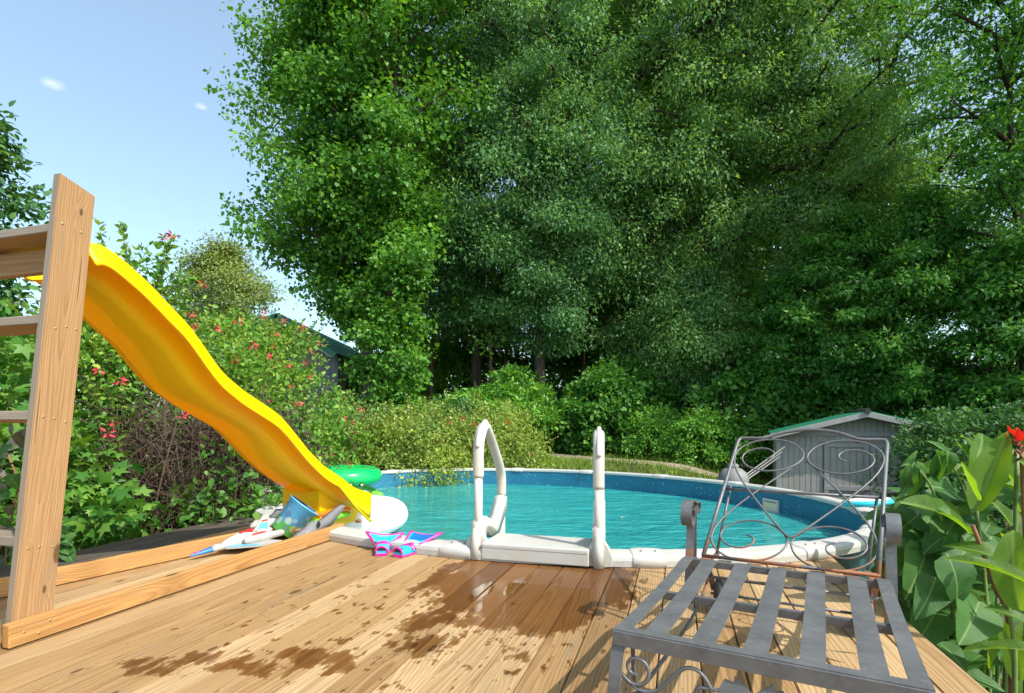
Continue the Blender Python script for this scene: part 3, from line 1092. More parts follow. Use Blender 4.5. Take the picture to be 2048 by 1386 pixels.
# ------------------------------------------------------------------ lounge chair
CO = Vector((0.2415, 1.319, 0))
CD = Vector((0.492, 0.8706, 0)).normalized()
CR_ = Vector((CD.y, -CD.x, 0))
CM = frame(CO, CR_, CD, (0, 0, 1))
CW = 0.62
chair = empty('lounge_chair', tuple(CO), 'grey wrought-iron lounge chair with scrolled back and rusty slats', 'lounge chair')


def cpart(mb, name, parent=None):
    return mb.build(name, M_iron, parent or chair, CM)


def zprof(b):
    return float(np.interp(b, [0, 0.06, 0.30, 0.60, 0.74, 0.82, 0.90, 0.98, 1.06, 1.13], [0.345, 0.345, 0.340, 0.350, 0.360, 0.352, 0.322, 0.296, 0.284, 0.282]))


bs = [0.0, 0.2, 0.4, 0.6, 0.72, 0.78, 0.84, 0.90, 0.96, 1.03, 1.12]
for a in (0.018, CW - 0.018):
    cpart(MB().ribbon([(a, b, zprof(b)) for b in bs], (1, 0, 0), 0.036, 0.005).ribbon([(a + (-0.016 if a < 0.3 else 0.016), b, zprof(b) - 0.014) for b in bs], (0, 0, 1), 0.026, 0.004), 'side_rail')
for k in range(5):
    a = 0.035 + 0.055 + k * (CW - 0.18) / 4
    cpart(MB().ribbon([(a, b, zprof(b) - 0.003) for b in bs], (1, 0, 0), 0.050, 0.004), 'slat')
cpart(MB().box((CW / 2, 0.0, 0.3305), (CW, 0.005, 0.034), bev=0.001).box((CW / 2, 0.016, 0.3485), (CW, 0.03, 0.004)), 'front_rail')
for b, r_ in ((0.40, 0), (0.80, 0), (0.93, 1), (1.10, 0)):
    if r_:
        cpart(MB().tube([(0.02, b, zprof(b) - 0.055), (CW - 0.02, b, zprof(b) - 0.055)], 0.006, 8), 'crossbar')
    else:
        cpart(MB().box((CW / 2, b, zprof(b) - 0.017), (CW - 0.04, 0.018, 0.022)), 'crossbar')
# legs: front strips, rear rails down to the wheels
for a in (0.012, CW - 0.012):
    s = -1 if a < 0.3 else 1
    cpart(MB().ribbon(cr([(a, 0.008, 0.32), (a + s * 0.004, -0.012, 0.22), (a + s * 0.008, -0.004, 0.10), (a + s * 0.014, 0.02, 0.012), (a + s * 0.014, 0.045, 0.004)], 4), (1, 0, 0), 0.030, 0.006), 'leg')
    cpart(MB().tube(cr([(a - s * 0.02, 0.05, 0.31), (a - s * 0.02, 0.10, 0.18), (a - s * 0.02, 0.35, 0.15), (a - s * 0.02, 0.80, 0.15), (a - s * 0.02, 1.05, 0.20), (a - s * 0.02, 1.10, 0.27)], 5), 0.006, 8), 'side_stretcher')
    cpart(MB().ribbon(cr([(a, 1.08, 0.275), (a, 1.22, 0.20), (a, 1.34, 0.09)], 4), (1, 0, 0), 0.024, 0.006), 'leg')
    wc = Vector((a - s * 0.03, 1.33, 0.078))
    Mw = Matrix.Translation(wc) @ Matrix.Rotation(math.pi / 2, 4, 'Y')
    wh = MB().lathe([(0.012, -0.014), (0.046, -0.010), (0.050, -0.012), (0.050, 0.012), (0.046, 0.010), (0.012, 0.014), (0.012, -0.014)], Mw, 20).build('wheel', M_iron, chair, CM)
    MB().lathe([(0.050, -0.016), (0.060, -0.020), (0.070, -0.020), (0.077, -0.013), (0.078, 0.0), (0.077, 0.013), (0.070, 0.020), (0.060, 0.020), (0.050, 0.016)], Mw, 28).build('tyre', M_black, wh, CM)
cpart(MB().tube([(0.0, 1.33, 0.078), (CW, 1.33, 0.078)], 0.006, 8), 'axle')
# back frame in its own leaning plane
B0, B1 = Vector((CW / 2, 1.115, 0.292)), Vector((CW / 2 + 0.072, 1.65, 0.768))
BVv = (B1 - B0)
BH = BVv.length
BVv.normalize()


def bk(s, v, lift=0.0):
    return B0 + Vector((s * 0.304, 0, 0)) + BVv * (v * BH) + BVv.cross(Vector((1, 0, 0))) * -lift


fr_ = [bk(-1.0, 0.0), bk(-1.0, 0.5), bk(-1.0, 0.955), bk(-0.985, 0.985), bk(-0.94, 1.0), bk(-0.72, 1.0), bk(-0.60, 1.012), bk(-0.35, 1.065), bk(0, 1.09), bk(0.35, 1.065), bk(0.60, 1.012), bk(0.72, 1.0), bk(0.94, 1.0), bk(0.985, 0.985), bk(1.0, 0.955), bk(1.0, 0.5), bk(1.0, 0.0)]
bf = cpart(MB().tube(fr_[:3] + cr(fr_[2:15], 4)[1:-1] + fr_[14:], 0.0084, 10), 'back_frame')
cpart(MB().tube([bk(-1.02, 0.0), bk(1.02, 0.0)], 0.0075, 8), 'back_crossbar')
cpart(MB().tube([bk(-1.0, 0.54, -0.012), bk(1.0, 0.54, -0.012)], 0.0065, 8), 'back_crossbar')
for sgn in (1, -1):
    half = []
    cx, cv, rx, rv = -0.50, 0.825, 0.475, 0.160
    for k in range(0, 31):
        ph = math.radians(180 - k * 20)
        deg = k * 20
        rr = 1.0 if deg <= 180 else max(0.16, 1.0 - (deg - 180) / 420 * 0.86)
        half.append((cx + rx * rr * math.cos(ph) + (0.0 if deg <= 180 else -0.06 * min(1, (deg - 180) / 180)), cv + rv * rr * math.sin(ph)))
    half = half[::-1] + [(-0.955, 0.76), (-0.86, 0.66), (-0.63, 0.51), (-0.32, 0.335), (-0.09, 0.215), (0.0, 0.185)]
    pts = half + [(-x, y) for x, y in half[::-1][1:]]
    lift = 0.004 * sgn
    cpart(MB().tube(cr([bk(x, y if sgn > 0 else 0.965 - y + 0.02, lift) for x, y in pts], 2), 0.0041, 6), 'scroll')
for s in (-0.93, 0.93):
    cpart(MB().tube([bk(s, 0.58, -0.02), B0 + Vector((s * 0.304, 0.20, -0.03))], 0.006, 8), 'support_rod')
    cpart(MB().ribbon([B0 + Vector((s * 0.304, 0.0, -0.02)), B0 + Vector((s * 0.304, 0.22, -0.035))], (1, 0, 0), 0.02, 0.005), 'support_rod')
# scrolled arms
for a in (-0.022, CW + 0.022):
    ap = []
    for k in range(0, 14):
        ph = math.radians(-215 + k * 25)   # inner end of the front curl round to the top
        rr = 0.026 + 0.030 * k / 13
        ap.append((a, 0.965 - rr * math.cos(ph + math.pi), 0.487 + rr * math.sin(ph + math.pi)))
    fc = []
    for k in range(15):
        ph = math.radians(-20 + 0 - k * 23)      # clockwise: top, front, bottom, inside
        rr = 0.056 - 0.034 * k / 14
        fc.append((a, 0.965 + rr * math.sin(ph), 0.480 + rr * math.cos(ph)))
    top = [(a, 0.985, 0.536), (a, 1.03, 0.522), (a, 1.07, 0.520), (a, 1.095, 0.515), (a, 1.105, 0.495), (a, 1.095, 0.475), (a, 1.08, 0.478)]
    mb = MB().ribbon(cr(fc[::-1] + top, 3), (1, 0, 0), 0.042, 0.005)
    mb.ribbon(cr([(a, 1.075, 0.518), (a, 1.05, 0.44), (a, 1.045, 0.32), (a, 1.05, 0.20), (a, 1.08, 0.12)], 5), (1, 0, 0), 0.030, 0.005)
    mb.ribbon(cr([(a, 0.99, 0.52), (a, 1.0, 0.42), (a, 0.975, 0.30), (a, 0.96, 0.17)], 5), (1, 0, 0), 0.030, 0.005)
    cpart(mb, 'arm')
# scrollwork under the front rail
for sgn in (1, -1):
    def fx(x):
        return CW / 2 - sgn * (CW / 2 - x)
    sc = []
    for k in range(16):
        ph = math.radians(-70 - k * 30 + 0)
        rr = 0.012 + 0.030 * k / 15
        sc.append((fx(0.055 + rr * math.cos(ph)), 0.004, 0.265 + rr * math.sin(ph)))
    sc += [(fx(0.06), 0.004, 0.218), (fx(0.105), 0.004, 0.225), (fx(0.14), 0.004, 0.265), (fx(0.17), 0.004, 0.292), (fx(0.20), 0.004, 0.290), (fx(0.222), 0.004, 0.262), (fx(0.228), 0.004, 0.235), (fx(0.212), 0.004, 0.218), (fx(0.193), 0.004, 0.228), (fx(0.196), 0.004, 0.252), (fx(0.222), 0.004, 0.258), (fx(0.245), 0.004, 0.258)]
    cpart(MB().tube(cr(sc, 3), 0.0048, 6), 'front_scroll')
    lf = [(0, 0), (0.012, 0.024), (0.030, 0.020), (0.032, 0.034), (0.052, 0.018), (0.075, 0.0), (0.052, -0.018), (0.032, -0.034), (0.030, -0.020), (0.012, -0.024)]
    MB().prism(lf, frame((fx(0.24), 0.002, 0.262), (sgn, 0, 0), (0, 0.2, 0.98), (0, -1, 0)), 0.004).build('leaf_ornament', M_iron, chair, CM)
cpart(MB().tube(cr([(0.02, 0.006, 0.12), (0.03, 0.006, 0.175), (0.055, 0.006, 0.205), (0.10, 0.006, 0.207), (CW / 2, 0.006, 0.207), (CW - 0.10, 0.006, 0.207), (CW - 0.055, 0.006, 0.205), (CW - 0.03, 0.006, 0.175), (CW - 0.02, 0.006, 0.12)], 5), 0.006, 8), 'stretcher')

# ------------------------------------------------------------------ toys and floats
M_blue = plain('sky_blue_plastic', (0.10, 0.42, 0.72), 0.35)
M_blue2 = plain('deep_blue_plastic', (0.02, 0.16, 0.50), 0.4)
M_cyan = plain('cyan_rubber', (0.02, 0.42, 0.72), 0.4)
M_pink = plain('magenta_rubber', (0.72, 0.02, 0.28), 0.4)
M_red = plain('red_plastic', (0.55, 0.02, 0.02), 0.4)
M_ltgrey = plain('light_grey_plastic', (0.50, 0.49, 0.46), 0.45, var=0.06, dirt=(0.25, 0.23, 0.2), dth=(0.6, 0.85))
M_toywhite = plain('off_white_plastic', (0.40, 0.39, 0.36), 0.4, var=0.08, dirt=(0.30, 0.29, 0.27), dscale=14, dth=(0.52, 0.8))
M_grey = M_grey
M_gplastic = plain('grey_plastic', (0.17, 0.17, 0.18), 0.4, var=0.05)
M_navy = plain('dark_navy', (0.02, 0.03, 0.06), 0.6)
M_orange = plain('orange_plastic', (0.85, 0.20, 0.01), 0.35)
M_lime = plain('lime_plastic', (0.18, 0.60, 0.02), 0.35)
M_yellowp = plain('yellow_plastic', (0.80, 0.55, 0.02), 0.35)

# bucket lying tilted between the curbs
bb = at(564, 1074, 3.92) + Vector((0, 0, 0.035))
bax = Vector((0.58, 0.26, 0.78)).normalized()
bx = Vector((0, 1, 0)).cross(bax).normalized()
by = bax.cross(bx)
BM = frame(bb, bx, by, bax)
buck = empty('toy_bucket', tuple(bb), 'blue and green printed toy bucket tipped over between the wooden curbs', 'bucket')
t = NT('printed_bucket')
tc = t.n('ShaderNodeTexCoord').outputs['Object']
x, y, z = t.sep(tc)
ang = t.math('ARCTAN2', y, x)
uvv = t.comb(t.math('MULTIPLY', ang, 0.10), z, 0.0)
edge = t.math('ADD', z, t.math('MULTIPLY', t.math('SINE', t.math('MULTIPLY', ang, 3.0)), 0.012))
colr = t.mix(t.ramp(edge, [(0.083, 0.0), (0.086, 1.0)]), (0.12, 0.52, 0.09), (0.12, 0.45, 0.75))
v1 = t.n('ShaderNodeTexVoronoi')
t.l(uvv, v1.inputs['Vector'])
v1.inputs['Scale'].default_value = 17
rc = t.sep(v1.outputs['Color'])
blob = t.ramp(v1.outputs['Distance'], [(0.46, 1.0), (0.50, 0.0)])
patch = t.ramp(rc[0], [(0.0, (0.35, 0.68, 0.85)), (0.35, (0.65, 0.80, 0.70)), (0.6, (0.70, 0.66, 0.30)), (0.8, (0.04, 0.14, 0.38)), (1.0, (0.42, 0.72, 0.85))])
band = t.math('MULTIPLY', t.ramp(z, [(0.030, 0.0), (0.045, 1.0)]), t.ramp(z, [(0.195, 1.0), (0.205, 0.0)]))
colr = t.mix(t.math('MULTIPLY', blob, t.math('MULTIPLY', band, 0.9)), colr, patch)
M_bucket = t.done(t.bsdf(colr, 0.35))
MB().lathe([(0.0, 0.0), (0.085, 0.0), (0.090, 0.004), (0.112, 0.225), (0.118, 0.228), (0.118, 0.240)], BM, 32).build('pail', M_bucket, buck)
bpy.data.objects['pail'].data.transform(BM.inverted())
bpy.data.objects['pail'].matrix_basis = BM
MB().lathe([(0.112, 0.240), (0.107, 0.238), (0.085, 0.006), (0.0, 0.006)], BM, 32).build('lining', M_navy, buck)
MB().tube([BM @ Vector((0.116 * math.cos(k * math.pi / 16), 0.116 * math.sin(k * math.pi / 16), 0.236)) for k in range(32)], 0.006, 8, closed=True).build('rim', M_blue, buck)

# grey spouted scoop leaning on the bucket
o0 = pq(-2.47, 3.55, 0.0)
po_ = [(620, 502), (630, 455), (655, 420), (700, 388), (748, 350), (778, 312), (800, 294), (835, 290), (872, 290), (920, 258), (1000, 188), (1062, 142), (1078, 138), (1080, 152), (1040, 215), (985, 285), (945, 330), (918, 395), (890, 448), (880, 500), (760, 530), (690, 545), (640, 560)]


def on_p(x, y, p):
    """(q, z) where the photo ray (x, y) meets the upright plane p across the boards"""
    k = WV.x * (x - 1024) / F + WV.y
    Y = p / k
    w = at(x, y, Y)
    return w.dot(UV), w.z


poly = [on_p(460 + x / 4.655, 980 + y / 4.655, -2.412) for x, y in po_]
poly = [(q, max(0.004, z)) for q, z in poly]
SM = frame(WV * -2.442, UV, (0, 0, 1), WV)
scoop = empty('toy_scoop', tuple(o0), 'grey plastic spouted sand toy leaning against the bucket', 'toy')
pm = MB().prism(poly[::-1], SM, 0.06).mesh('scoop_body', M_gplastic)
bm = bmesh.new()
bm.from_mesh(pm)
bmesh.ops.bevel(bm, geom=list(bm.edges), offset=0.012, segments=3, affect='EDGES', clamp_overlap=True)
bm.to_mesh(pm)
bm.free()
for f in pm.polygons:
    f.use_smooth = True
link('scoop_body', pm, scoop)
hx, hy = on_p(460 + 820 / 4.655, 980 + 325 / 4.655, -2.412)
MB().lathe([(0.0, 0.0), (0.023, 0.0), (0.025, 0.004), (0.029, 0.005), (0.031, 0.0)], SM @ Matrix.Translation((hx, hy, 0.029)), 20, mi=0).build('eyelet', M_gplastic, scoop)
MB().lathe([(0.0, 0.0025), (0.023, 0.0025)], SM @ Matrix.Translation((hx, hy, 0.0305)), 20).build('eyelet_shade_disc', M_black, scoop)  # black disc stands in for the shade inside the eyelet

# water squirters
for nm, lab, mats, px, Yd in (('water_squirter', 'orange and yellow toy water squirter lying behind the grey scoop', (M_orange, M_yellowp), [(612, 1033), (628, 1030), (640, 1029), (665, 1022), (685, 1019), (697, 1018)], 4.46),
                              ('water_squirter', 'lime green toy water squirter lying under the orange one', (M_lime, M_lime), [(620, 1045), (640, 1042), (660, 1039), (680, 1031), (697, 1028)], 4.40)):
    w = empty(nm, tuple(at(650, 1035, Yd)), lab, 'water toy', 'toy water squirters behind the bucket')
    pts = [pq(-2.53, *on_plane(x, y, -2.53)) for x, y in px]
    MB().tube(cr(pts, 4), 0.020, 10).build('barrel', mats[0], w)
    d = (pts[-1] - pts[0]).normalized()
    e = MB()
    e.lathe([(0.0, -0.03), (0.018, -0.026), (0.028, -0.01), (0.029, 0.01), (0.02, 0.026), (0.0, 0.03)], frame(pts[-1], Vector((0, -1, 0)), d.cross(Vector((0, -1, 0))), d), 14)
    e.build('nozzle', mats[0], w)
    MB().lathe([(0.0, -0.03), (0.02, -0.026), (0.026, 0.0), (0.018, 0.026), (0.0, 0.03)], frame(pts[0], Vector((0, -1, 0)), d.cross(Vector((0, -1, 0))), d), 14).build('plunger', mats[1], w)
    MB().tube([pts[2] + Vector((0, 0, -0.01)), pts[2] + Vector((0.012, -0.01, -0.06))], 0.013, 8).build('grip', mats[0], w)

# toy spaceship between the curbs
n0, n1 = Vector((-1.97, 3.36, 0.028)), Vector((-1.615, 3.84, 0.065))
ax = (n1 - n0).normalized()
ay = Vector((0, 0, 1)).cross(ax).normalized()
az = ax.cross(ay)
TM = frame(n0, ax, ay, az)
ship = empty('toy_spaceship', tuple(n0), 'white toy spaceship with blue nose, red trim and tail fin beside the curb', 'toy')


def loft(secs, name, mat, parent, M, seg=12, smooth=True):
    """secs: (x, yc, zc, ry, rz) super-elliptic rings along x"""
    g = []
    for x, yc, zc, ry, rz in secs:
        ring = []
        for k in range(seg):
            a = 2 * math.pi * k / seg
            c, s = math.cos(a), math.sin(a)
            ring.append(tuple(M @ Vector((x, yc + ry * math.copysign(abs(c) ** 0.7, c), zc + rz * math.copysign(abs(s) ** 0.7, s)))))
        g.append(ring)
    mb = MB().grid(g, closed=True, smooth=smooth)
    mb.add(g[0], [list(reversed(range(seg)))])
    mb.add(g[-1], [list(range(seg))])
    return mb.build(name, mat, parent)


loft([(0.0, 0, 0.0, 0.004, 0.003), (0.05, 0, 0.004, 0.018, 0.010), (0.13, 0, 0.010, 0.026, 0.016)], 'nose', M_blue2, ship, TM)
loft([(0.131, 0, 0.010, 0.027, 0.017), (0.20, 0, 0.014, 0.032, 0.022), (0.30, 0, 0.020, 0.048, 0.032), (0.42, 0, 0.022, 0.050, 0.034), (0.52, 0, 0.02, 0.040, 0.028)], 'fuselage', M_toywhite, ship, TM)
loft([(0.20, 0, 0.034, 0.010, 0.004), (0.26, 0, 0.045, 0.022, 0.016), (0.34, 0, 0.055, 0.024, 0.018), (0.40, 0, 0.052, 0.014, 0.008)], 'canopy', M_ltgrey, ship, TM)
loft([(0.315, 0, 0.072, 0.012, 0.006), (0.36, 0, 0.076, 0.014, 0.007), (0.40, 0, 0.066, 0.010, 0.006)], 'red_trim', M_red, ship, TM)
for s in (-1, 1):
    loft([(0.30, s * 0.075, 0.03, 0.016, 0.014), (0.33, s * 0.075, 0.03, 0.030, 0.028), (0.46, s * 0.075, 0.03, 0.032, 0.030), (0.50, s * 0.075, 0.03, 0.026, 0.024), (0.56, s * 0.075, 0.03, 0.022, 0.022), (0.575, s * 0.075, 0.03, 0.014, 0.014)], 'engine_pod', M_toywhite, ship, TM)
    loft([(0.36, s * 0.075, 0.060, 0.010, 0.005), (0.42, s * 0.075, 0.063, 0.012, 0.006), (0.45, s * 0.075, 0.060, 0.009, 0.004)], 'red_trim', M_red, ship, TM)
    w = MB().prism([(0.20, 0.04 * s), (0.33, 0.17 * s), (0.47, 0.23 * s), (0.49, 0.20 * s), (0.44, 0.05 * s)][::s], TM @ Matrix.Translation((0, 0, 0.004)), 0.012).build('wing', M_toywhite, ship)
    MB().prism([(0.205, 0.045 * s), (0.335, 0.172 * s), (0.36, 0.17 * s), (0.30, 0.10 * s), (0.26, 0.05 * s)][::s], TM @ Matrix.Translation((0, 0, 0.0125)), 0.006).build('wing_panel', M_blue, w)
for (gx, gy, gz_, gsx, gsy, gsz) in ((0.23, 0.0, 0.036, 0.03, 0.03, 0.012), (0.45, 0.0, 0.058, 0.06, 0.05, 0.02), (0.50, 0.0, 0.045, 0.03, 0.03, 0.018), (0.36, 0.045, 0.045, 0.05, 0.014, 0.014), (0.36, -0.045, 0.045, 0.05, 0.014, 0.014), (0.16, 0.0, 0.030, 0.025, 0.016, 0.008), (0.53, 0.03, 0.02, 0.03, 0.02, 0.02), (0.53, -0.03, 0.02, 0.03, 0.02, 0.02)):
    MB().box((gx, gy, gz_), (gsx, gsy, gsz), TM, bev=0.003).build('hull_block', M_ltgrey, ship)
MB().box((0.045, 0.0, 0.012), (0.03, 0.012, 0.010), TM, bev=0.003).build('nose_light', M_pink, ship)
fin = MB().prism([(0.40, 0.05), (0.49, 0.155), (0.53, 0.16), (0.52, 0.045)], TM @ frame((0, 0, 0), (1, 0, 0), (0, 0.15, 1), (0, -1, 0.15)), 0.010).build('tail_fin', M_toywhite, ship)
MB().prism([(0.425, 0.06), (0.465, 0.105), (0.515, 0.105), (0.512, 0.06)], TM @ frame((0, 0, 0), (1, 0, 0), (0, 0.15, 1), (0, -1, 0.15)), 0.0125).build('fin_panel', M_blue, fin)
MB().prism([(0.47, 0.112), (0.478, 0.122), (0.518, 0.122), (0.516, 0.112)], TM @ frame((0, 0, 0), (1, 0, 0), (0, 0.15, 1), (0, -1, 0.15)), 0.0125).build('fin_stripe', M_red, fin)

# pale toy vehicle behind the bucket
v0 = onz(548, 1052, 0.10)
veh = empty('toy_vehicle', tuple(v0), 'pale grey toy vehicle half hidden behind the bucket', 'toy')
VM = frame(v0 + Vector((-0.05, 0.05, -0.01)), Vector((0.9, 0.43, 0)), Vector((-0.43, 0.9, 0)), (0, 0, 1))
loft([(-0.13, 0, 0.01, 0.05, 0.012), (-0.10, 0, 0.02, 0.07, 0.03), (0.02, 0, 0.03, 0.08, 0.035), (0.16, 0, 0.025, 0.08, 0.03), (0.19, 0, 0.02, 0.06, 0.02)], 'hull', M_ltgrey, veh, VM)
loft([(0.0, 0, 0.06, 0.03, 0.01), (0.04, 0, 0.085, 0.06, 0.035), (0.15, 0, 0.08, 0.065, 0.04), (0.18, 0, 0.06, 0.04, 0.015)], 'cabin', M_gplastic, veh, VM)
for dx in (-0.07, 0.03, 0.12):
    MB().box((dx, -0.083, 0.025), (0.04, 0.012, 0.022), VM, bev=0.004).build('vent', M_gplastic, veh)

# swim fins resting on the rim
M_midblue = plain('mid_blue_rubber', (0.01, 0.16, 0.55), 0.4)


def quadpatch(A, B, C, D, n=6, m=6, sag=0.0):
    """bilinear sheet A-B (near edge) to D-C (far edge)"""
    g = []
    for i in range(n + 1):
        u = i / n
        row = []
        for j in range(m + 1):
            v = j / m
            p = (A * (1 - v) + B * v) * (1 - u) + (D * (1 - v) + C * v) * u
            p = p - Vector((0, 0, sag * math.sin(math.pi * v) * u))
            row.append(tuple(p))
        g.append(row)
    return g


def swim_fin(lab, heel, toe_l, toe_r, flip):
    hp = heel
    fin = empty('swim_fin', tuple(hp), lab, 'swim fin', 'pair of swim fins drying on the pool rim')
    c = (toe_l + toe_r) / 2
    d = (c - hp)
    d.z = 0
    d.normalize()
    s = Vector((d.y, -d.x, 0))
    # foot pocket: solid shoe; a dark plug paints the shaded heel opening
    FM = frame(hp, d, -s, (0, 0, 1))
    loft([(-0.005, 0, 0.030, 0.036, 0.026), (0.03, 0, 0.030, 0.041, 0.028), (0.075, 0, 0.032, 0.045, 0.030), (0.12, 0, 0.036, 0.048, 0.026), (0.17, 0, 0.040, 0.052, 0.014)], 'foot_pocket', M_cyan, fin, FM)
    loft([(-0.0065, 0, 0.044, 0.031, 0.011), (0.010, 0, 0.046, 0.032, 0.012)], 'heel_shade_plug', M_navy, fin, FM)
    loft([(-0.010, 0, 0.010, 0.039, 0.009), (0.05, 0, 0.008, 0.044, 0.008), (0.11, 0, 0.008, 0.050, 0.008)], 'sole', M_pink, fin, FM)
    MB().tube([FM @ Vector((-0.008, 0.036 * math.cos(k * math.pi / 10), 0.034 + 0.026 * math.sin(k * math.pi / 10))) for k in range(-1, 12)], 0.006, 8).build('heel_band', M_pink, fin)
    for k in range(3):
        xx = 0.075 + k * 0.024
        MB().tube([FM @ Vector((xx + 0.006, 0.05 * math.cos(a), 0.036 + 0.028 * math.sin(a))) for a in [i * math.pi / 10 for i in range(0, 11)]], 0.006, 6).build('strap', M_pink, fin)
    # blade
    A = hp + d * 0.13 - s * 0.062 + Vector((0, 0, 0.062))
    B = hp + d * 0.13 + s * 0.062 + Vector((0, 0, 0.062))
    D, C = (toe_l, toe_r)
    g = quadpatch(A, B, C, D, 8, 8, 0.02)
    bl = MB().grid(g).build('blade', M_cyan, fin)
    m_ = bl.modifiers.new('t', 'SOLIDIFY')
    m_.thickness = 0.008
    m_.offset = 0
    for e in ([r[0] for r in g], [r[-1] for r in g], g[-1]):
        MB().tube(e, 0.0085, 8).build('blade_edge', M_pink, fin)
    gg = [[(x, y, z + 0.0065) for x, y, z in r[2:6 + flip]] for r in g[4:8]]
    MB().grid([[(x, y, z + 0.0065) for x, y, z in r[1:8]] for r in g[3:9]] if flip else gg).build('blade_panel', M_midblue if flip else M_blue, fin)


swim_fin('left pink and blue swim fin, its blade propped on the rim by the curb', onz(763, 1112, 0.0), onz(733, 1064, 0.112), onz(806, 1066, 0.105), 0)
swim_fin('right pink and blue swim fin, its dark blue blade pointing to the ladder', onz(797, 1115, 0.0), onz(822, 1063, 0.100), onz(884, 1066, 0.118), 1)

# brown dried seed pod on the curb
cp = onz(716, 1046, 0.092)
pod = empty('dried_seed_pod', tuple(cp), 'small brown dried seed pod lying at the foot of the slide', 'seed pod')
M_pod = plain('brown_husk', (0.16, 0.07, 0.04), 0.8, var=0.3, vscale=40)
loft([(-0.022, 0, 0.012, 0.003, 0.003), (-0.012, 0, 0.014, 0.014, 0.012), (0.004, 0, 0.016, 0.017, 0.015), (0.018, 0, 0.013, 0.010, 0.010), (0.026, 0, 0.01, 0.002, 0.002)], 'husk', M_pod, pod, Matrix.Translation(cp))
for a in (0.4, 2.2, 4.0):
    MB().tube([cp + Vector((0, 0, 0.01)), cp + Vector((0.03 * math.cos(a), 0.03 * math.sin(a), 0.022))], 0.002, 5).build('stalk', M_pod, pod)


def torus(name, c, Rr, r, mat, parent=None, tilt=None, n=40, m=16, sq=1.0):
    g = []
    M = Matrix.Translation(c) @ (tilt.to_matrix().to_4x4() if tilt else Matrix.Identity(4))
    for i in range(n + 1):
        a = 2 * math.pi * i / n
        row = []
        for k in range(m):
            b = 2 * math.pi * k / m
            pinch = 1 + 0.012 * math.sin(a * 12)
            row.append(tuple(M @ Vector(((Rr + r * pinch * math.cos(b)) * math.cos(a), (Rr + r * pinch * math.cos(b)) * math.sin(a), r * sq * math.sin(b)))))
        g.append(row)
    return MB().grid(g, closed=True).build(name, mat, parent)


M_wvinyl = plain('white_vinyl', (0.80, 0.78, 0.78), 0.3)
M_gvinyl = plain('green_vinyl', (0.005, 0.42, 0.10), 0.18, spec=0.6)
o = torus('swim_ring', Vector((-1.61, 5.16, -0.03)), 0.475, 0.150, M_wvinyl, n=48, sq=0.92)
tag(o, 'plump white inflatable swim ring floating at the foot of the slide', 'pool float')
o = torus('swim_ring', at(688, 951, 8.05), 0.36, 0.185, M_gvinyl, n=48, sq=0.72)
tag(o, 'shiny green inflatable swim ring floating at the far left of the pool', 'pool float')
fc = at(722, 980, 6.4)
frog = empty('frog_float', tuple(fc), 'dark green inflatable frog float with two bulging eyes behind the slide', 'pool float')
M_frog = plain('frog_green', (0.01, 0.10, 0.02), 0.25, var=0.4, vscale=12)
FMx = Matrix.Translation(fc + Vector((0, 0, 0.0)))
loft([(-0.14, 0, -0.03, 0.03, 0.02), (-0.10, 0, -0.02, 0.14, 0.06), (0.02, 0, -0.01, 0.18, 0.075), (0.13, 0, -0.03, 0.14, 0.05), (0.20, 0.0, -0.05, 0.05, 0.03)], 'body', M_frog, frog, FMx)
loft([(0.08, -0.05, -0.05, 0.05, 0.03), (0.20, -0.05, -0.035, 0.07, 0.04), (0.27, -0.05, -0.05, 0.03, 0.02)], 'leg', plain('lime_stripe', (0.12, 0.42, 0.03), 0.3, var=0.7, vscale=30), frog, FMx)
for dx in (-0.10, 0.03):
    e = MB().lathe([(0.0, -0.04), (0.028, -0.028), (0.04, 0.0), (0.028, 0.028), (0.0, 0.04)], FMx @ Matrix.Translation((dx, -0.06, 0.06)), 14).build('eye', M_frog, frog)
    MB().lathe([(0.0, 0.012), (0.012, 0.008), (0.016, 0.0)], FMx @ Matrix.Translation((dx, -0.095, 0.065)) @ Matrix.Rotation(math.pi / 2, 4, 'X'), 12).build('pupil', M_toywhite, e)

# white and turquoise float lying on the right end of the rim
kb = at(1738, 1004, 4.62)
M_turq = plain('turquoise_foam', (0.02, 0.45, 0.52), 0.4)
flt = empty('foam_float', tuple(kb), 'white foam float edged in turquoise lying over the right end of the pool rim', 'pool float')
KM = frame(kb, Vector((0.95, -0.20, 0.10)).normalized(), Vector((0.2, 0.97, 0)).normalized(), Vector((-0.1, 0, 1)).normalized())
ov = [(0.17 * math.cos(a) * (1.0 if math.cos(a) > 0 else 1.1), 0.11 * math.sin(a)) for a in [2 * math.pi * k / 28 for k in range(28)]]
MB().prism([(x * 0.94, y * 0.92) for x, y in ov], KM, 0.05).build('board', M_wvinyl, flt)
MB().tube([KM @ Vector((x, y, 0)) for x, y in ov], 0.022, 8, closed=True).build('edge', M_turq, flt)

# tan and pink toy under the water
sp_ = onz(1243, 1072, -0.32)
st_ = empty('sunken_toy', tuple(sp_), 'blurry tan and pink toy under the water right of the ladder', 'toy')
M_tan = plain('tan_plastic', (0.75, 0.50, 0.25), 0.5)
loft([(-0.14, 0, 0, 0.02, 0.01), (-0.08, 0, 0.07, 0.06, 0.05), (0.04, 0, 0.07, 0.07, 0.06), (0.12, 0, 0.05, 0.03, 0.02)], 'body', M_tan, st_, Matrix.Translation(sp_))
MB().tube(cr([sp_ + Vector(v) for v in ((0.02, 0.1, 0.09), (0.06, 0.36, 0.10), (0.16, 0.46, 0.10), (0.26, 0.40, 0.10), (0.24, 0.26, 0.10))], 5), 0.03, 8).build('loop', M_tan, st_)
MB().box((0, 0, 0), (0.07, 0.05, 0.03), Matrix.Translation(sp_ + Vector((-0.02, -0.10, 0.09))), bev=0.01).build('foot', M_red, st_)

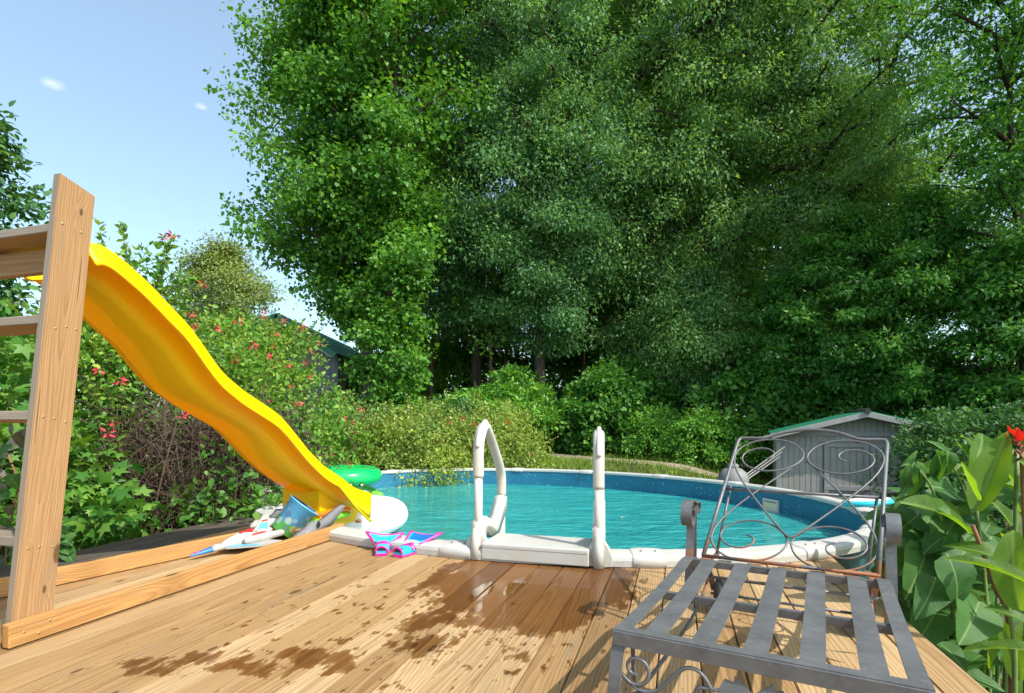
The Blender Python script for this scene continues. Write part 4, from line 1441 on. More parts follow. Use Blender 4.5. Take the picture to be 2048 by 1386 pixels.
# ------------------------------------------------------------------ garden shed on the right
M_sid = plain('grey_painted_boards', (0.325, 0.315, 0.295), 0.7, var=0.10, vscale=4.0, dirt=(0.17, 0.165, 0.155), dscale=2.0, dth=(0.55, 0.85), bump=0.15)
M_trim = plain('grey_painted_trim', (0.31, 0.305, 0.295), 0.65, var=0.08)
M_groof = plain('green_roof_sheet', (0.02, 0.20, 0.10), 0.4, var=0.15)
SX0, SX1, SY = 5.98, 9.35, 12.4
SG = G(7.5, 12.4) - 0.02
shed = empty('garden_shed', ((SX0 + SX1) / 2, SY, SG), 'low grey plank shed with double doors and shallow gable behind the lounge chair', 'shed')
wall_h = EYE - SY * (868 - HZ) / F
pk = EYE + SY * (845 - 829) / F
cx = (SX0 + SX1) / 2


def gable_z(x):
    return wall_h + (pk - wall_h) * (1 - abs(x - cx) / (cx - SX0))


pw = 0.112
x = SX0
k = 0
dx0, dx1 = SX0 + 0.92, SX0 + 2.62
dtop = EYE - SY * (884 - HZ) / F
while x < SX1 - 0.02:
    w = min(pw, SX1 - x)
    xm = x + w / 2
    zb = SG if not (dx0 - 0.01 < xm < dx1 + 0.01) else dtop + 0.05
    zt0, zt1 = gable_z(x + 0.004), gable_z(x + w - 0.004)
    y0 = SY + R.uniform(-0.003, 0.003)
    vs = [(x + 0.004, y0, zb), (x + w - 0.004, y0, zb), (x + w - 0.004, y0, zt1), (x + 0.004, y0, zt0)]
    vs += [(a, b + 0.02, c) for a, b, c in vs]
    MB().add(vs, [(0, 1, 2, 3), (7, 6, 5, 4), (0, 4, 5, 1), (1, 5, 6, 2), (2, 6, 7, 3), (3, 7, 4, 0)]).build('plank', M_sid, shed)
    x += pw
MB().box((cx, SY + 1.5, (SG + wall_h) / 2 - 0.02), (SX1 - SX0 - 0.03, 2.92, wall_h - SG - 0.04)).build('wall', M_sid, shed)
for k in range(24):
    MB().box((SX0 - 0.004, SY + 0.06 + k * 0.122, (SG + wall_h) / 2), (0.018, 0.114, wall_h - SG)).build('plank', M_sid, shed)
for xx in (SX0 - 0.005, SX1 - 0.045):
    MB().box((xx + 0.03, SY - 0.014, (SG + wall_h) / 2), (0.09, 0.022, wall_h - SG), bev=0.003).build('corner_board', M_trim, shed)
MB().box((cx, SY - 0.013, wall_h + 0.01), (SX1 - SX0 - 0.12, 0.020, 0.09), bev=0.003).build('lintel_board', M_trim, shed)
for s, (a, b) in enumerate(((dx0, (dx0 + dx1) / 2 - 0.006), ((dx0 + dx1) / 2 + 0.006, dx1))):
    door = empty('door_base', ((a + b) / 2, SY, SG))
    door.name = 'door'
    door.parent = shed
    door.matrix_parent_inverse = WM[shed].inverted()
    nbd = 7
    ww = (b - a) / nbd
    for k in range(nbd):
        MB().box((a + ww * (k + 0.5), SY - 0.004, (SG + dtop) / 2 + 0.04), (ww - 0.007, 0.02, dtop - SG - 0.06), bev=0.002).build('plank', M_sid, door)
    for zz, hh_ in ((dtop - 0.05, 0.09), (dtop - 0.98, 0.10), (SG + 0.12, 0.10)):
        MB().box(((a + b) / 2, SY - 0.024, zz), (b - a - 0.002, 0.02, hh_), bev=0.003).build('batten', M_trim, door)
    for xx in (a + 0.045, b - 0.045):
        MB().box((xx, SY - 0.0225, (SG + dtop) / 2), (0.085, 0.016, dtop - SG - 0.08), bev=0.003).build('stile', M_trim, door)
MB().box(((dx0 + dx1) / 2, SY - 0.02, dtop + 0.035), (dx1 - dx0 + 0.12, 0.024, 0.06), bev=0.003).build('door_head', M_trim, shed)
MB().box(((dx0 + dx1) / 2 - 0.05, SY - 0.042, dtop - 1.0), (0.10, 0.012, 0.03)).build('latch', M_iron, shed)
sl_ = math.atan2(pk - wall_h, cx - SX0)
for s in (-1, 1):
    ux = Vector((s * math.cos(sl_), 0, -math.sin(sl_)))
    nz = Vector((s * math.sin(sl_), 0, math.cos(sl_)))
    L = (cx - SX0) / math.cos(sl_) + 0.14
    RM = frame(Vector((cx, SY + 1.35, pk + 0.04)) + ux * (L / 2), ux, nz.cross(ux), nz)
    rf = MB().box((0, 0, 0), (L, 3.3, 0.03), RM)
    for k in range(12):
        rf.box((0, -1.6 + k * 0.29, 0.022), (L, 0.03, 0.018), RM)
    rf.build('roof', M_groof, shed)
    MB().box((0.005, 0, 0), (L, 0.026, 0.11), RM @ Matrix.Translation((0, -s * 0 - 1.665 if nz.cross(ux).y > 0 else 1.665, -0.05)), bev=0.004).build('fascia', M_trim, shed)
MB().tube([(cx, SY - 0.36, pk + 0.06), (cx, SY + 3.0, pk + 0.06)], 0.06, 8).build('ridge_cap', plain('dark_ridge', (0.03, 0.035, 0.035), 0.6), shed)

_pv = Vector((SX0, SY, 0))
shed.matrix_basis = Matrix.Translation(_pv) @ Matrix.Rotation(math.radians(-24), 4, 'Z') @ Matrix.Translation(-_pv) @ shed.matrix_basis

# ------------------------------------------------------------------ barn on the far left
BY = 22.0
bp_ = at(565, 634, BY)
br_ = at(691, 716, BY + 0.6)
bl_ = at(352, 692, BY)
barn = empty('barn', (bp_.x, BY, G(bp_.x, BY)), 'grey barn with green metal roof behind the flowering bush', 'barn')
M_bsid = plain('grey_barn_metal', (0.17, 0.175, 0.19), 0.55, var=0.08)
xl, xr = at(372, 0, BY).x, at(676, 0, BY).x
gb = G(bp_.x, BY) - 0.3


def bz(x):
    if x < bp_.x:
        return bp_.z + (bl_.z - bp_.z) * (bp_.x - x) / (bp_.x - bl_.x)
    return bp_.z + (br_.z - bp_.z) * (x - bp_.x) / (br_.x - bp_.x)


x = xl
while x < xr - 0.01:
    w = min(0.24, xr - x)
    vs = [(x + 0.012, BY, gb), (x + w - 0.012, BY, gb), (x + w - 0.012, BY, bz(x + w) - 0.05), (x + 0.012, BY, bz(x) - 0.05)]
    vs += [(a, b + 0.03, c) for a, b, c in vs]
    MB().add(vs, [(0, 1, 2, 3), (7, 6, 5, 4), (0, 4, 5, 1), (1, 5, 6, 2), (2, 6, 7, 3), (3, 7, 4, 0)]).build('panel', M_bsid, barn)
    x += 0.24
MB().add([(xl, BY + 0.05, gb), (xr, BY + 0.05, gb), (xr, BY + 0.05, bz(xr) - 0.06), (bp_.x, BY + 0.05, bp_.z - 0.06), (xl, BY + 0.05, bz(xl) - 0.06)] + [(xl, BY + 9, gb), (xr, BY + 9, gb), (xr, BY + 9, bz(xr) - 0.06), (bp_.x, BY + 9, bp_.z - 0.06), (xl, BY + 9, bz(xl) - 0.06)],
         [(0, 1, 2, 3, 4), (1, 6, 7, 2), (0, 4, 9, 5), (5, 9, 8, 7, 6)]).build('wall', M_bsid, barn)
for A_, B_ in ((bp_, br_), (bp_, bl_)):
    d = Vector((B_.x - A_.x, 0, B_.z - A_.z))
    L = d.length
    d.normalize()
    s = 1 if d.x > 0 else -1
    nz = Vector((-d.z * s, 0, d.x * s))
    yv = nz.cross(d)
    c = Vector((A_.x, BY + 4.3, A_.z + 0.04)) + d * (L / 2)
    RM = frame(c, d, yv, nz)
    rf = MB().box((0, 0, 0), (L, 9.6, 0.05), RM)
    for k in range(20):
        rf.box((0, -4.7 + k * 0.49, 0.035), (L, 0.05, 0.03), RM)
    rf.build('roof', M_groof, barn)
    MB().box((0, 0, -0.10), (L, 0.05, 0.20), RM @ Matrix.Translation((0, (-4.83 if yv.y > 0 else 4.83), 0))).build('rake_board', M_groof, barn)
    MB().box((0, 0, -0.23), (L - 0.2, 0.04, 0.07), RM @ Matrix.Translation((0, (-4.80 if yv.y > 0 else 4.80), 0))).build('rake_trim', M_toywhite, barn)

# ------------------------------------------------------------------ pool filter, leaning poles, stake
fx_ = at(1466, 948, 10.6)
fg = G(fx_.x, 10.6)
filt = empty('pool_filter', (fx_.x, 10.6, fg), 'grey domed pool filter tank standing behind the far rim', 'pool filter')
M_ftank = plain('grey_tank', (0.20, 0.20, 0.205), 0.6, var=0.12, dirt=(0.12, 0.12, 0.11), dth=(0.5, 0.8))
zt = EYE - 10.6 * (928 - HZ) / F
MB().lathe([(0.22, fg - 0.05), (0.24, fg + 0.25), (0.22, fg + 0.45), (0.27, zt - 0.42), (0.285, zt - 0.30), (0.25, zt - 0.17), (0.16, zt - 0.09), (0.10, zt - 0.07)], Matrix.Translation((fx_.x, 10.6, 0)), 28).build('tank', M_ftank, filt)
MB().lathe([(0.0, zt + 0.012), (0.06, zt + 0.01), (0.085, zt - 0.005), (0.105, zt - 0.02), (0.105, zt - 0.075), (0.09, zt - 0.085)], Matrix.Translation((fx_.x, 10.6, 0)), 20).build('valve_cap', M_ftank, filt)
M_pole = plain('galvanised_pipe', (0.26, 0.26, 0.255), 0.45, metal=0.3, var=0.1)
for k, lab in enumerate(('uppermost of the pale pipes leaning on the shed corner', 'middle pale pipe of those leaning on the shed corner', 'lowest of the pale pipes leaning on the shed corner')):
    a = at(1488 + 4 * k, 952 + 3 * k, 10.95)
    b = at(1562 - 4 * k, 899 + 9 * k, 11.9)
    d = (b - a)
    o = MB().tube([a - d * 0.9 if False else Vector((a.x - d.x * 1.1, a.y - d.y * 1.1, G(a.x, a.y) + 0.02)), a, b + d * 0.1], 0.015, 8).build('pipe', M_pole)
    tag(o, lab, 'pipe', 'pipes leaning by the shed')
sp0 = at(1037, 940, 12.5)
o = MB().tube([(sp0.x, 12.5, G(sp0.x, 12.5) - 0.1), (sp0.x, 12.5, EYE - 12.5 * (902 - HZ) / F)], 0.02, 8)
tag(o.build('garden_stake', plain('green_stake', (0.02, 0.10, 0.06), 0.5)), 'thin dark green metal stake standing by the gravel path', 'stake')
rk = at(722, 833, 10.9)
rack = empty('plastic_rack', tuple(rk), 'small white plastic rack with square holes showing through the bushes', 'rack')
for dx in np.linspace(-0.16, 0.16, 6):
    MB().box((dx, 0, 0), (0.014, 0.05, 0.07), Matrix.Translation(rk)).build('divider', M_toywhite, rack)
for dz_ in (-0.042, 0.042):
    MB().box((0, 0, dz_), (0.36, 0.05, 0.014), Matrix.Translation(rk)).build('rail', M_toywhite, rack)
for dx in (-0.15, 0.15):
    MB().tube([rk + Vector((dx, 0.02, -0.05)), Vector((rk.x + dx, rk.y + 0.02, G(rk.x, rk.y)))], 0.012, 6).build('leg', M_toywhite, rack)

# ------------------------------------------------------------------ vegetation
L_tulip = leafmat('tulip_leaf', (0.050, 0.175, 0.024), (0.085, 0.255, 0.032), (0.160, 0.345, 0.050), 0.36, scale=0.45)
L_oak = leafmat('willow_oak_leaf', (0.088, 0.210, 0.068), (0.132, 0.295, 0.094), (0.235, 0.395, 0.135), 0.40, rough=0.5, spec=0.3, scale=0.6)
L_darkoak = leafmat('dark_oak_leaf', (0.066, 0.185, 0.080), (0.105, 0.260, 0.100), (0.185, 0.360, 0.125), 0.38, rough=0.5, spec=0.3, scale=0.6)
L_gum = leafmat('sweetgum_leaf', (0.042, 0.165, 0.032), (0.070, 0.225, 0.040), (0.145, 0.330, 0.058), 0.36, scale=0.7)
L_back = leafmat('forest_leaf', (0.058, 0.186, 0.027), (0.108, 0.293, 0.035), (0.234, 0.448, 0.058), 0.38, scale=0.3)
L_bush = leafmat('bush_leaf', (0.120, 0.215, 0.032), (0.200, 0.300, 0.050), (0.350, 0.420, 0.120), 0.30, scale=2.0)
L_vine = leafmat('honeysuckle_leaf', (0.070, 0.200, 0.028), (0.130, 0.285, 0.042), (0.300, 0.420, 0.085), 0.35, scale=1.6)
L_shrub = leafmat('shrub_leaf', (0.064, 0.210, 0.030), (0.114, 0.311, 0.042), (0.218, 0.437, 0.076), 0.32, scale=1.2)
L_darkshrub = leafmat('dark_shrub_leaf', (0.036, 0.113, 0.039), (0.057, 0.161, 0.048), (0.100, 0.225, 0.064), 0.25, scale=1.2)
L_maple = leafmat('maple_leaf', (0.036, 0.135, 0.018), (0.070, 0.200, 0.026), (0.165, 0.310, 0.055), 0.36, scale=1.5)
L_dead = leafmat('dead_vine', (0.032, 0.017, 0.014), (0.059, 0.035, 0.028), (0.105, 0.070, 0.056), 0.15, rough=0.8, spec=0.2, scale=3.0, tcol=(1, 1, 1))
L_far = leafmat('pale_far_leaf', (0.130, 0.220, 0.060), (0.200, 0.290, 0.085), (0.320, 0.380, 0.140), 0.30, scale=0.5)
B_grey = bark('grey_bark', (0.065, 0.052, 0.042), (0.19, 0.16, 0.13))
B_dark = bark('dark_bark', (0.030, 0.024, 0.018), (0.095, 0.075, 0.058))
B_brown = bark('brown_bark', (0.075, 0.045, 0.030), (0.20, 0.13, 0.09))
M_twig = plain('brown_twig', (0.085, 0.055, 0.038), 0.85, var=0.4, vscale=8)


def branch_tree(seed, spine, r0, prof, nl, per, npc, cr_, lsize, rise=0.35, flat=0.6, droop=0.25, start=0.12, back=0.45, gaps=0.0, sub=3, upb=0.8):
    """skeleton + clump centres. spine: trunk points (world); prof: list of (z, radius) of the crown"""
    rg = np.random.default_rng(seed)
    sp = cr(spine, 6)
    zs = np.array([p.z for p in sp])
    xs = np.array([p.x for p in sp])
    ys = np.array([p.y for p in sp])
    top = zs[-1]
    mb = MB()
    n = len(sp)
    mb.tube(sp, [r0 * (1 - 0.88 * (i / (n - 1)) ** 0.9) * (1.25 if i == 0 else 1) for i in range(n)], 10)
    pz = [p[0] for p in prof]
    pr = [p[1] for p in prof]
    C, CRr = [], []
    for i in range(nl):
        u = (i + rg.random() * 0.9) / nl
        z0 = pz[0] + (pz[-1] - pz[0]) * u
        az = i * 2.399963 + rg.normal() * 0.35
        rad = float(np.interp(z0, pz, pr)) * (0.78 + 0.36 * rg.random())
        if rad < 0.15:
            continue
        zt_ = max(zs[0] + 0.5, z0 - rise * rad * 0.75)
        bx, by_ = float(np.interp(zt_, zs, xs)), float(np.interp(zt_, zs, ys))
        tip = np.array([float(np.interp(z0, zs, xs)) + rad * math.cos(az), float(np.interp(z0, zs, ys)) + rad * math.sin(az), z0 + rise * rad * 0.25])
        b = np.array([bx, by_, zt_])
        mid = (b + tip) / 2 + np.array([0, 0, rise * rad * 0.22]) + rg.normal(size=3) * 0.08 * rad
        tpts = [b * (1 - t) ** 2 + 2 * mid * t * (1 - t) + tip * t * t for t in np.linspace(0, 1, 7)]
        rb = max(0.012, 0.028 * rad + 0.012)
        mb.tube(tpts, [rb * (1 - 0.85 * k / 6) for k in range(7)], 5, cap=False)
        kk = per if (math.sin(az) < 0.25) else max(1, int(per * back))
        for k in range(kk):
            if rg.random() < gaps:
                continue
            t = 0.22 + 0.80 * rg.random() ** 0.75
            p = b * (1 - t) ** 2 + 2 * mid * t * (1 - t) + tip * t * t
            lat = np.clip(rg.normal(size=3), -1.05, 1.05) * np.array([1, 1, 0.55]) * (0.20 + 0.22 * t) * rad * 0.75
            q = p + lat
            C.append(q)
            CRr.append(cr_ * (0.6 + 0.8 * rg.random()))
            if k % sub == 0:
                mb.tube([p, (p + q) / 2 + np.array([0, 0, 0.06]), q], [rb * 0.35, rb * 0.22, 0.006], 4, cap=False)
    C = np.array(C)
    CRr = np.array(CRr)
    cen = np.array([np.mean(xs), np.mean(ys), np.mean(pz)])
    leaves = clumps_to_leaves(C, CRr, npc, lsize, rg, flat, droop, upb, out_c=cen)
    return mb, leaves


def tree(name, label, group, seed, spine, r0, prof, nl, per, npc, cr_, lsize, tmpl, lm, bm_, **kw):
    base = spine[0]
    root = empty(name, (base[0], base[1], base[2]), label, 'tree', group)
    mb, lv = branch_tree(seed, spine, r0, prof, nl, per, npc, cr_, lsize, **kw)
    mb.build('trunk', bm_, root)
    link('crown', leaf_mesh('crown', *lv, tmpl, lm), root)
    return root


def sp(*pts):
    """trunk spine from (photo x, photo y, distance) points; the first is dropped to the ground"""
    out = [tuple(at(*p)) for p in pts]
    x, y, z = out[0]
    return [(x, y, G(x, y) - 0.15)] + out[1:]


ED = 'trees along the wood edge behind the pool'
# two tulip trees at the left end of the wood
tree('tulip_tree', 'tall bright green tulip tree leaning left against open sky beside the barn', ED, 21,
     sp((742, 790, 19.5), (728, 560, 19.5), (700, 330, 19.4), (676, 120, 19.3), (640, -250, 19.2)), 0.24,
     [(4.2, 0.8), (5.9, 2.3), (7.0, 2.6), (8.4, 2.8), (10.0, 2.5), (12.0, 2.5), (14.0, 1.9), (16.0, 1.7), (18.5, 1.4), (20.5, 0.5)], 96, 13, 118, 0.60, 0.125, T_WIDE, L_tulip, B_grey, rise=0.55, flat=0.7, droop=0.5, upb=0.55)
tree('tulip_tree', 'tulip tree with bare reddish trunk foot right of the barn, second tree from the left', ED, 22,
     sp((776, 790, 17.6), (782, 600, 17.6), (788, 400, 17.7), (790, 200, 17.7), (800, -250, 17.8)), 0.20,
     [(1.2, 0.6), (2.6, 1.05), (4.2, 0.95), (6.5, 1.4), (9.5, 1.9), (12.5, 2.3), (15.5, 2.3), (18.0, 1.4), (19.5, 0.4)], 60, 9, 112, 0.52, 0.122, T_WIDE, L_tulip, B_brown, rise=0.5, flat=0.65, droop=0.45, upb=0.6)
# dark oaks in the middle
tree('oak_tree', 'dark blue-green oak in deep shade right of the tulip trees', ED, 23,
     sp((958, 760, 21.0), (950, 560, 21.0), (960, 300, 21.0), (985, 100, 21.0), (1000, -250, 21.0)), 0.22,
     [(4.2, 1.4), (6.5, 2.4), (9.0, 2.5), (11.5, 1.5), (13.2, 2.6), (15.5, 3.0), (18.0, 2.6), (20.0, 0.8)], 66, 12, 230, 0.62, 0.105, T_TRI, L_darkoak, B_dark, rise=0.15, droop=0.7, flat=0.55)
tree('oak_tree', 'dark oak hanging low over the middle of the wood, upper limbs against sky gaps', ED, 24,
     sp((1075, 780, 19.0), (1085, 560, 19.0), (1110, 300, 19.0), (1090, 60, 18.8), (1080, -280, 18.6)), 0.22,
     [(3.6, 1.0), (5.5, 2.1), (8.0, 2.7), (11.0, 2.4), (14.0, 3.0), (17.0, 3.0), (20.0, 1.0)], 70, 12, 230, 0.60, 0.100, T_TRI, L_darkoak, B_dark, rise=0.15, droop=0.7, flat=0.55)
# the great willow oak right of centre
tree('willow_oak', 'large grey-green willow oak with drooping fine leaves in the middle right', ED, 25,
     sp((1330, 800, 20.5), (1322, 600, 20.5), (1312, 250, 20.5), (1318, 60, 20.6), (1330, -300, 20.7)), 0.30,
     [(2.6, 1.9), (4.2, 2.8), (6.2, 3.3), (9.2, 3.9), (12.4, 4.2), (15.6, 4.0), (19.4, 3.4), (22.5, 1.8), (24.0, 0.5)], 96, 12, 240, 0.62, 0.105, T_TRI, L_oak, B_dark, rise=0.1, droop=0.95, flat=0.8)
tree('willow_oak', 'smaller pale willow oak drooping in front of the big one above the round bushes', ED, 26,
     sp((1368, 820, 18.6), (1372, 740, 18.6), (1385, 640, 18.6), (1395, 560, 18.6)), 0.11,
     [(1.9, 0.9), (3.0, 1.5), (4.3, 1.4), (5.5, 0.75), (6.1, 0.2)], 40, 10, 210, 0.44, 0.095, T_TRI, L_oak, B_dark, rise=0.05, droop=1.0, flat=0.85)
tree('willow_oak', 'willow oak with dark leaning trunk standing behind the shed', ED, 27,
     sp((1628, 820, 17.8), (1640, 650, 17.8), (1655, 500, 17.8), (1600, 240, 17.8), (1560, 40, 17.8), (1540, -250, 17.8)), 0.22,
     [(5.2, 1.5), (7.0, 2.8), (9.0, 3.1), (11.5, 3.0), (14.0, 2.8), (17.0, 2.2), (19.0, 0.6)], 84, 11, 215, 0.56, 0.100, T_TRI, L_oak, B_dark, rise=0.15, droop=0.8, flat=0.55)
tree('willow_oak', 'sunlit yellow-green oak filling the upper right between the leaning oak and the dark maple', ED, 28,
     sp((1790, 830, 18.8), (1800, 560, 18.8), (1790, 300, 18.8), (1770, 60, 18.8), (1760, -250, 18.8)), 0.20,
     [(5.0, 1.5), (7.5, 3.0), (10.0, 3.4), (13.0, 3.5), (16.0, 3.0), (19.0, 1.2), (20, 0.3)], 66, 11, 110, 0.60, 0.13, T_DIAMOND, L_tulip, B_dark, rise=0.25, droop=0.6, flat=0.5, gaps=0.38)
tree('maple_tree', 'dark maple overhanging the right edge with its limbs against the sky', ED, 29,
     sp((2062, 860, 13.2), (2050, 620, 13.2), (2035, 420, 13.2), (2020, 200, 13.2), (2040, -150, 13.2)), 0.17,
     [(3.4, 0.9), (5.0, 1.5), (6.8, 1.6), (8.5, 1.9), (10.5, 2.1), (12.5, 1.5), (14.0, 0.4)], 46, 7, 150, 0.48, 0.115, T_TRI, L_gum, B_dark, rise=0.4, droop=0.4, flat=0.5)
# sweetgums of the lower storey on the right
UN = 'understorey trees on the right'
for lab, sd, X_, y_, Y_, top, rad in (('leafy sweetgum right behind the shed roof, lower storey', 31, 1690, 840, 15.6, 430, 1.9), ('young sweetgum with layered leaves above the dark shrub at the right', 32, 1850, 840, 14.6, 400, 1.9), ('sweetgum at the right edge below the dark maple', 33, 2010, 840, 13.4, 480, 1.5),
                                     ('shaded sweetgum between the pale willow oak and the leaning trunk', 34, 1560, 840, 17.0, 560, 1.5)):
    b = at(X_, y_, Y_)
    zt_ = EYE + Y_ * (HZ - top) / F
    tree('sweetgum_tree', lab, UN, sd, [(b.x, Y_, G(b.x, Y_) - 0.1), (b.x + 0.1, Y_, 1.0), (b.x - 0.05, Y_, zt_ * 0.6), (b.x + 0.1, Y_, zt_)], 0.08,
         [(0.1, rad * 0.6), (zt_ * 0.35, rad), (zt_ * 0.7, rad * 0.8), (zt_, 0.2)], 44, 8, 150, 0.40, 0.112, T_TRI, L_gum, B_dark, rise=0.15, droop=0.4, flat=0.38, upb=1.1)
# far willow left of the barn and the tree on the left edge
tree('far_tree', 'small pale olive tree far off behind the barn roof, against the sky', None, 41,
     sp((452, 700, 31.0), (455, 600, 31.0), (450, 500, 31.0)), 0.25, [(3.0, 1.6), (5.0, 2.6), (7.0, 2.7), (9.0, 1.9), (10.8, 0.6)], 44, 10, 130, 0.70, 0.14, T_DIAMOND, L_far, B_grey, rise=0.4, droop=0.5, flat=0.7)
tree('maple_tree', 'broad-leaved tree cut off by the left edge above the stair treads', None, 42,
     sp((-150, 900, 8.4), (-135, 560, 8.4), (-120, 300, 8.4), (-105, 215, 8.4)), 0.12, [(1.4, 0.8), (2.4, 1.0), (3.2, 1.05), (4.2, 1.05), (5.2, 0.6), (5.8, 0.2)], 52, 8, 60, 0.30, 0.105, T_OVATE, L_darkshrub, B_dark, rise=0.5, droop=0.3, flat=0.7, back=1.0)

# deep wood behind: shared meshes, copies
bases = []
for v in range(2):
    mb, lv = branch_tree(60 + v, [(0, 0, -0.3), (0.2, 0, 5), (-0.1, 0.1, 11), (0.1, 0, 17)], 0.20, [(2.5, 1.6), (5, 3.0), (8, 3.4), (12, 3.2), (15, 2.2), (17.5, 0.6)], 44, 8, 62, 0.75, 0.24, rise=0.3, droop=0.5, flat=0.5, back=0.25)
    bases.append((mb.mesh('trunk', B_dark), leaf_mesh('crown', *lv, T_DIAMOND, L_back)))
for i, (px, Y_) in enumerate(((820, 27.5), (880, 25.5), (1130, 26.0), (1235, 25.0), (1420, 24.5), (1500, 26.5), (1700, 25.0), (2100, 22.0), (2230, 24.0), (1330, 30.0), (1610, 31.0), (2280, 17.5))):
    b = at(px, HZ, Y_)
    root = empty('forest_tree', (b.x, Y_, G(b.x, Y_)), 'deep green tree standing within the wood behind the edge trees', 'tree', 'trees inside the wood')
    tm, cm = bases[i % 2]
    s = R.uniform(1.0, 1.2) * (0.80 if px > 1650 or px < 1050 else 1.0)
    Mx = Matrix.Translation((b.x, Y_, G(b.x, Y_))) @ Matrix.Rotation(R.uniform(-0.7, 0.7), 4, 'Z') @ Matrix.Scale(s, 4)
    link('trunk', tm, root, Mx)
    link('crown', cm, root, Mx)
# slim bare trunks inside the wood
for i, (px, Y_, top, r_, lean) in enumerate(((860, 22.5, 480, 0.10, 0.3), (985, 20.0, 520, 0.09, -0.2), (1010, 22.0, 430, 0.12, 0.2), (1160, 21.0, 540, 0.08, 0.5), (1420, 19.0, 560, 0.12, 0.5), (1470, 20.5, 520, 0.10, -0.4), (930, 24, 500, 0.12, 0.1), (1250, 20.5, 480, 0.10, -0.5))):
    b = at(px, HZ, Y_)
    zt_ = EYE + Y_ * (HZ - top) / F
    g0 = G(b.x, Y_)
    root = empty('slim_tree', (b.x, Y_, g0), 'slim bare trunk in the shade of the wood', 'tree', 'slim trunks in the shade')
    pts = cr([(b.x, Y_, g0 - 0.1), (b.x + lean * 0.3, Y_, g0 + (zt_ - g0) * 0.4), (b.x + lean * 0.5, Y_, g0 + (zt_ - g0) * 0.7), (b.x + lean, Y_, zt_)], 5)
    mb = MB().tube(pts, [r_ * (1 - 0.7 * k / (len(pts) - 1)) for k in range(len(pts))], 7)
    for k in range(7):
        q = pts[5 + k % (len(pts) - 6)]
        a = R.uniform(0, 6.28)
        l = R.uniform(0.7, 1.8)
        mb.tube([q, q + Vector((math.cos(a) * l * 0.5, math.sin(a) * l * 0.5, 0.25)), q + Vector((math.cos(a) * l, math.sin(a) * l, 0.15))], [0.025, 0.016, 0.006], 4, cap=False)
    mb.build('trunk', B_brown, root)
    rg = np.random.default_rng(300 + i)
    C = np.array([tuple(pts[-1 - k % 9] + Vector((rg.normal() * 0.9, rg.normal() * 0.6, rg.normal() * 0.5))) for k in range(16)])
    link('crown', leaf_mesh('crown', *clumps_to_leaves(C, np.full(16, 0.5), 60, 0.14, rg), T_DIAMOND, L_back), root)


def shrub(name, label, group, seed, blobs, ncl, npc, cr_, lsize, tmpl, lm, flat=0.75, droop=0.1, upb=0.7, stems=10, twig=None, cat='shrub', shell=0.62, spr=0):
    """blobs: (cx, cy, cz, rx, ry, rz)"""
    rg = np.random.default_rng(seed)
    C, CRr = [], []
    vol = [b[3] * b[5] for b in blobs]
    tot = sum(vol)
    mb = MB()
    bx, by_ = blobs[0][0], blobs[0][1]
    root = empty(name, (bx, by_, G(bx, by_)), label, cat, group)
    for b, v in zip(blobs, vol):
        m = int(ncl * v / tot)
        for k in range(m):
            d = nrm(rg.normal(size=3))
            if d[1] > 0.35 and rg.random() < 0.6:
                d[1] *= -1
            if d[2] < -0.5 and rg.random() < 0.5:
                d[2] *= -1
            r = shell + (1.08 - shell) * rg.random() ** 0.7
            bump = 1 + 0.10 * math.sin(d[0] * 7 + seed) * math.cos(d[2] * 6 + seed * 2)
            C.append(np.array(b[:3]) + d * r * bump * np.array(b[3:]))
            CRr.append(cr_ * (0.6 + 0.8 * rg.random()))
        for k in range(stems):
            a = rg.random() * 6.28
            e = np.array(b[:3]) + np.array([math.cos(a) * b[3] * 0.8, math.sin(a) * b[4] * 0.8, b[5] * (rg.random() * 1.2 - 0.3)])
            s = np.array([b[0] + rg.normal() * 0.15 * b[3], b[1] + rg.normal() * 0.15, G(b[0], b[1]) - 0.03])
            m_ = (s + e) / 2 + np.array([0, 0, 0.25 * b[5]])
            mb.tube([s * (1 - t) ** 2 + 2 * m_ * t * (1 - t) + e * t * t for t in np.linspace(0, 1, 6)], [0.014, 0.012, 0.010, 0.007, 0.005, 0.003], 5, cap=False)
    # thin sprays that break the outline
    P2, D2 = [], []
    for k in range(spr):
        b = blobs[int(rg.integers(len(blobs)))]
        a = rg.random() * 6.28
        d = nrm(np.array([math.cos(a) * 0.75, math.sin(a) * 0.5 - 0.15, 0.35 + 0.9 * rg.random()]))
        s = np.array(b[:3]) + d * np.array(b[3:]) * 0.85
        L = (0.25 + 0.45 * rg.random()) * min(1.0, b[5])
        e = s + d * L + np.array([0, 0, -0.08 * rg.random()])
        pts = [s * (1 - t) + e * t + np.array([0, 0, 0.12 * L * math.sin(math.pi * t)]) for t in np.linspace(0, 1, 6)]
        mb.tube(pts, [0.005, 0.0045, 0.004, 0.003, 0.0025, 0.0015], 4, cap=False)
        for t in np.linspace(0.1, 1, 8):
            for s_ in (-1, 1):
                P2.append(s * (1 - t) + e * t + np.array([0, 0, 0.12 * L * math.sin(math.pi * t)]))
                D2.append(d * 0.5 + nrm(rg.normal(size=3)) * 0.9)
    if stems or spr:
        mb.build('stems', twig or M_twig, root)
    P, D, N, Sz = clumps_to_leaves(np.array(C), np.array(CRr), npc, lsize, rg, flat, droop, upb)
    if spr:
        P = np.concatenate([P, np.array(P2)])
        D = np.concatenate([D, np.array(D2)])
        N = np.concatenate([N, rg.normal(size=(len(P2), 3)) + np.array([0, 0, 0.6])])
        Sz = np.concatenate([Sz, np.full(len(P2), lsize * 0.85)])
    link('foliage', leaf_mesh('foliage', P, D, N, Sz, tmpl, lm), root)
    return root, np.array(C)


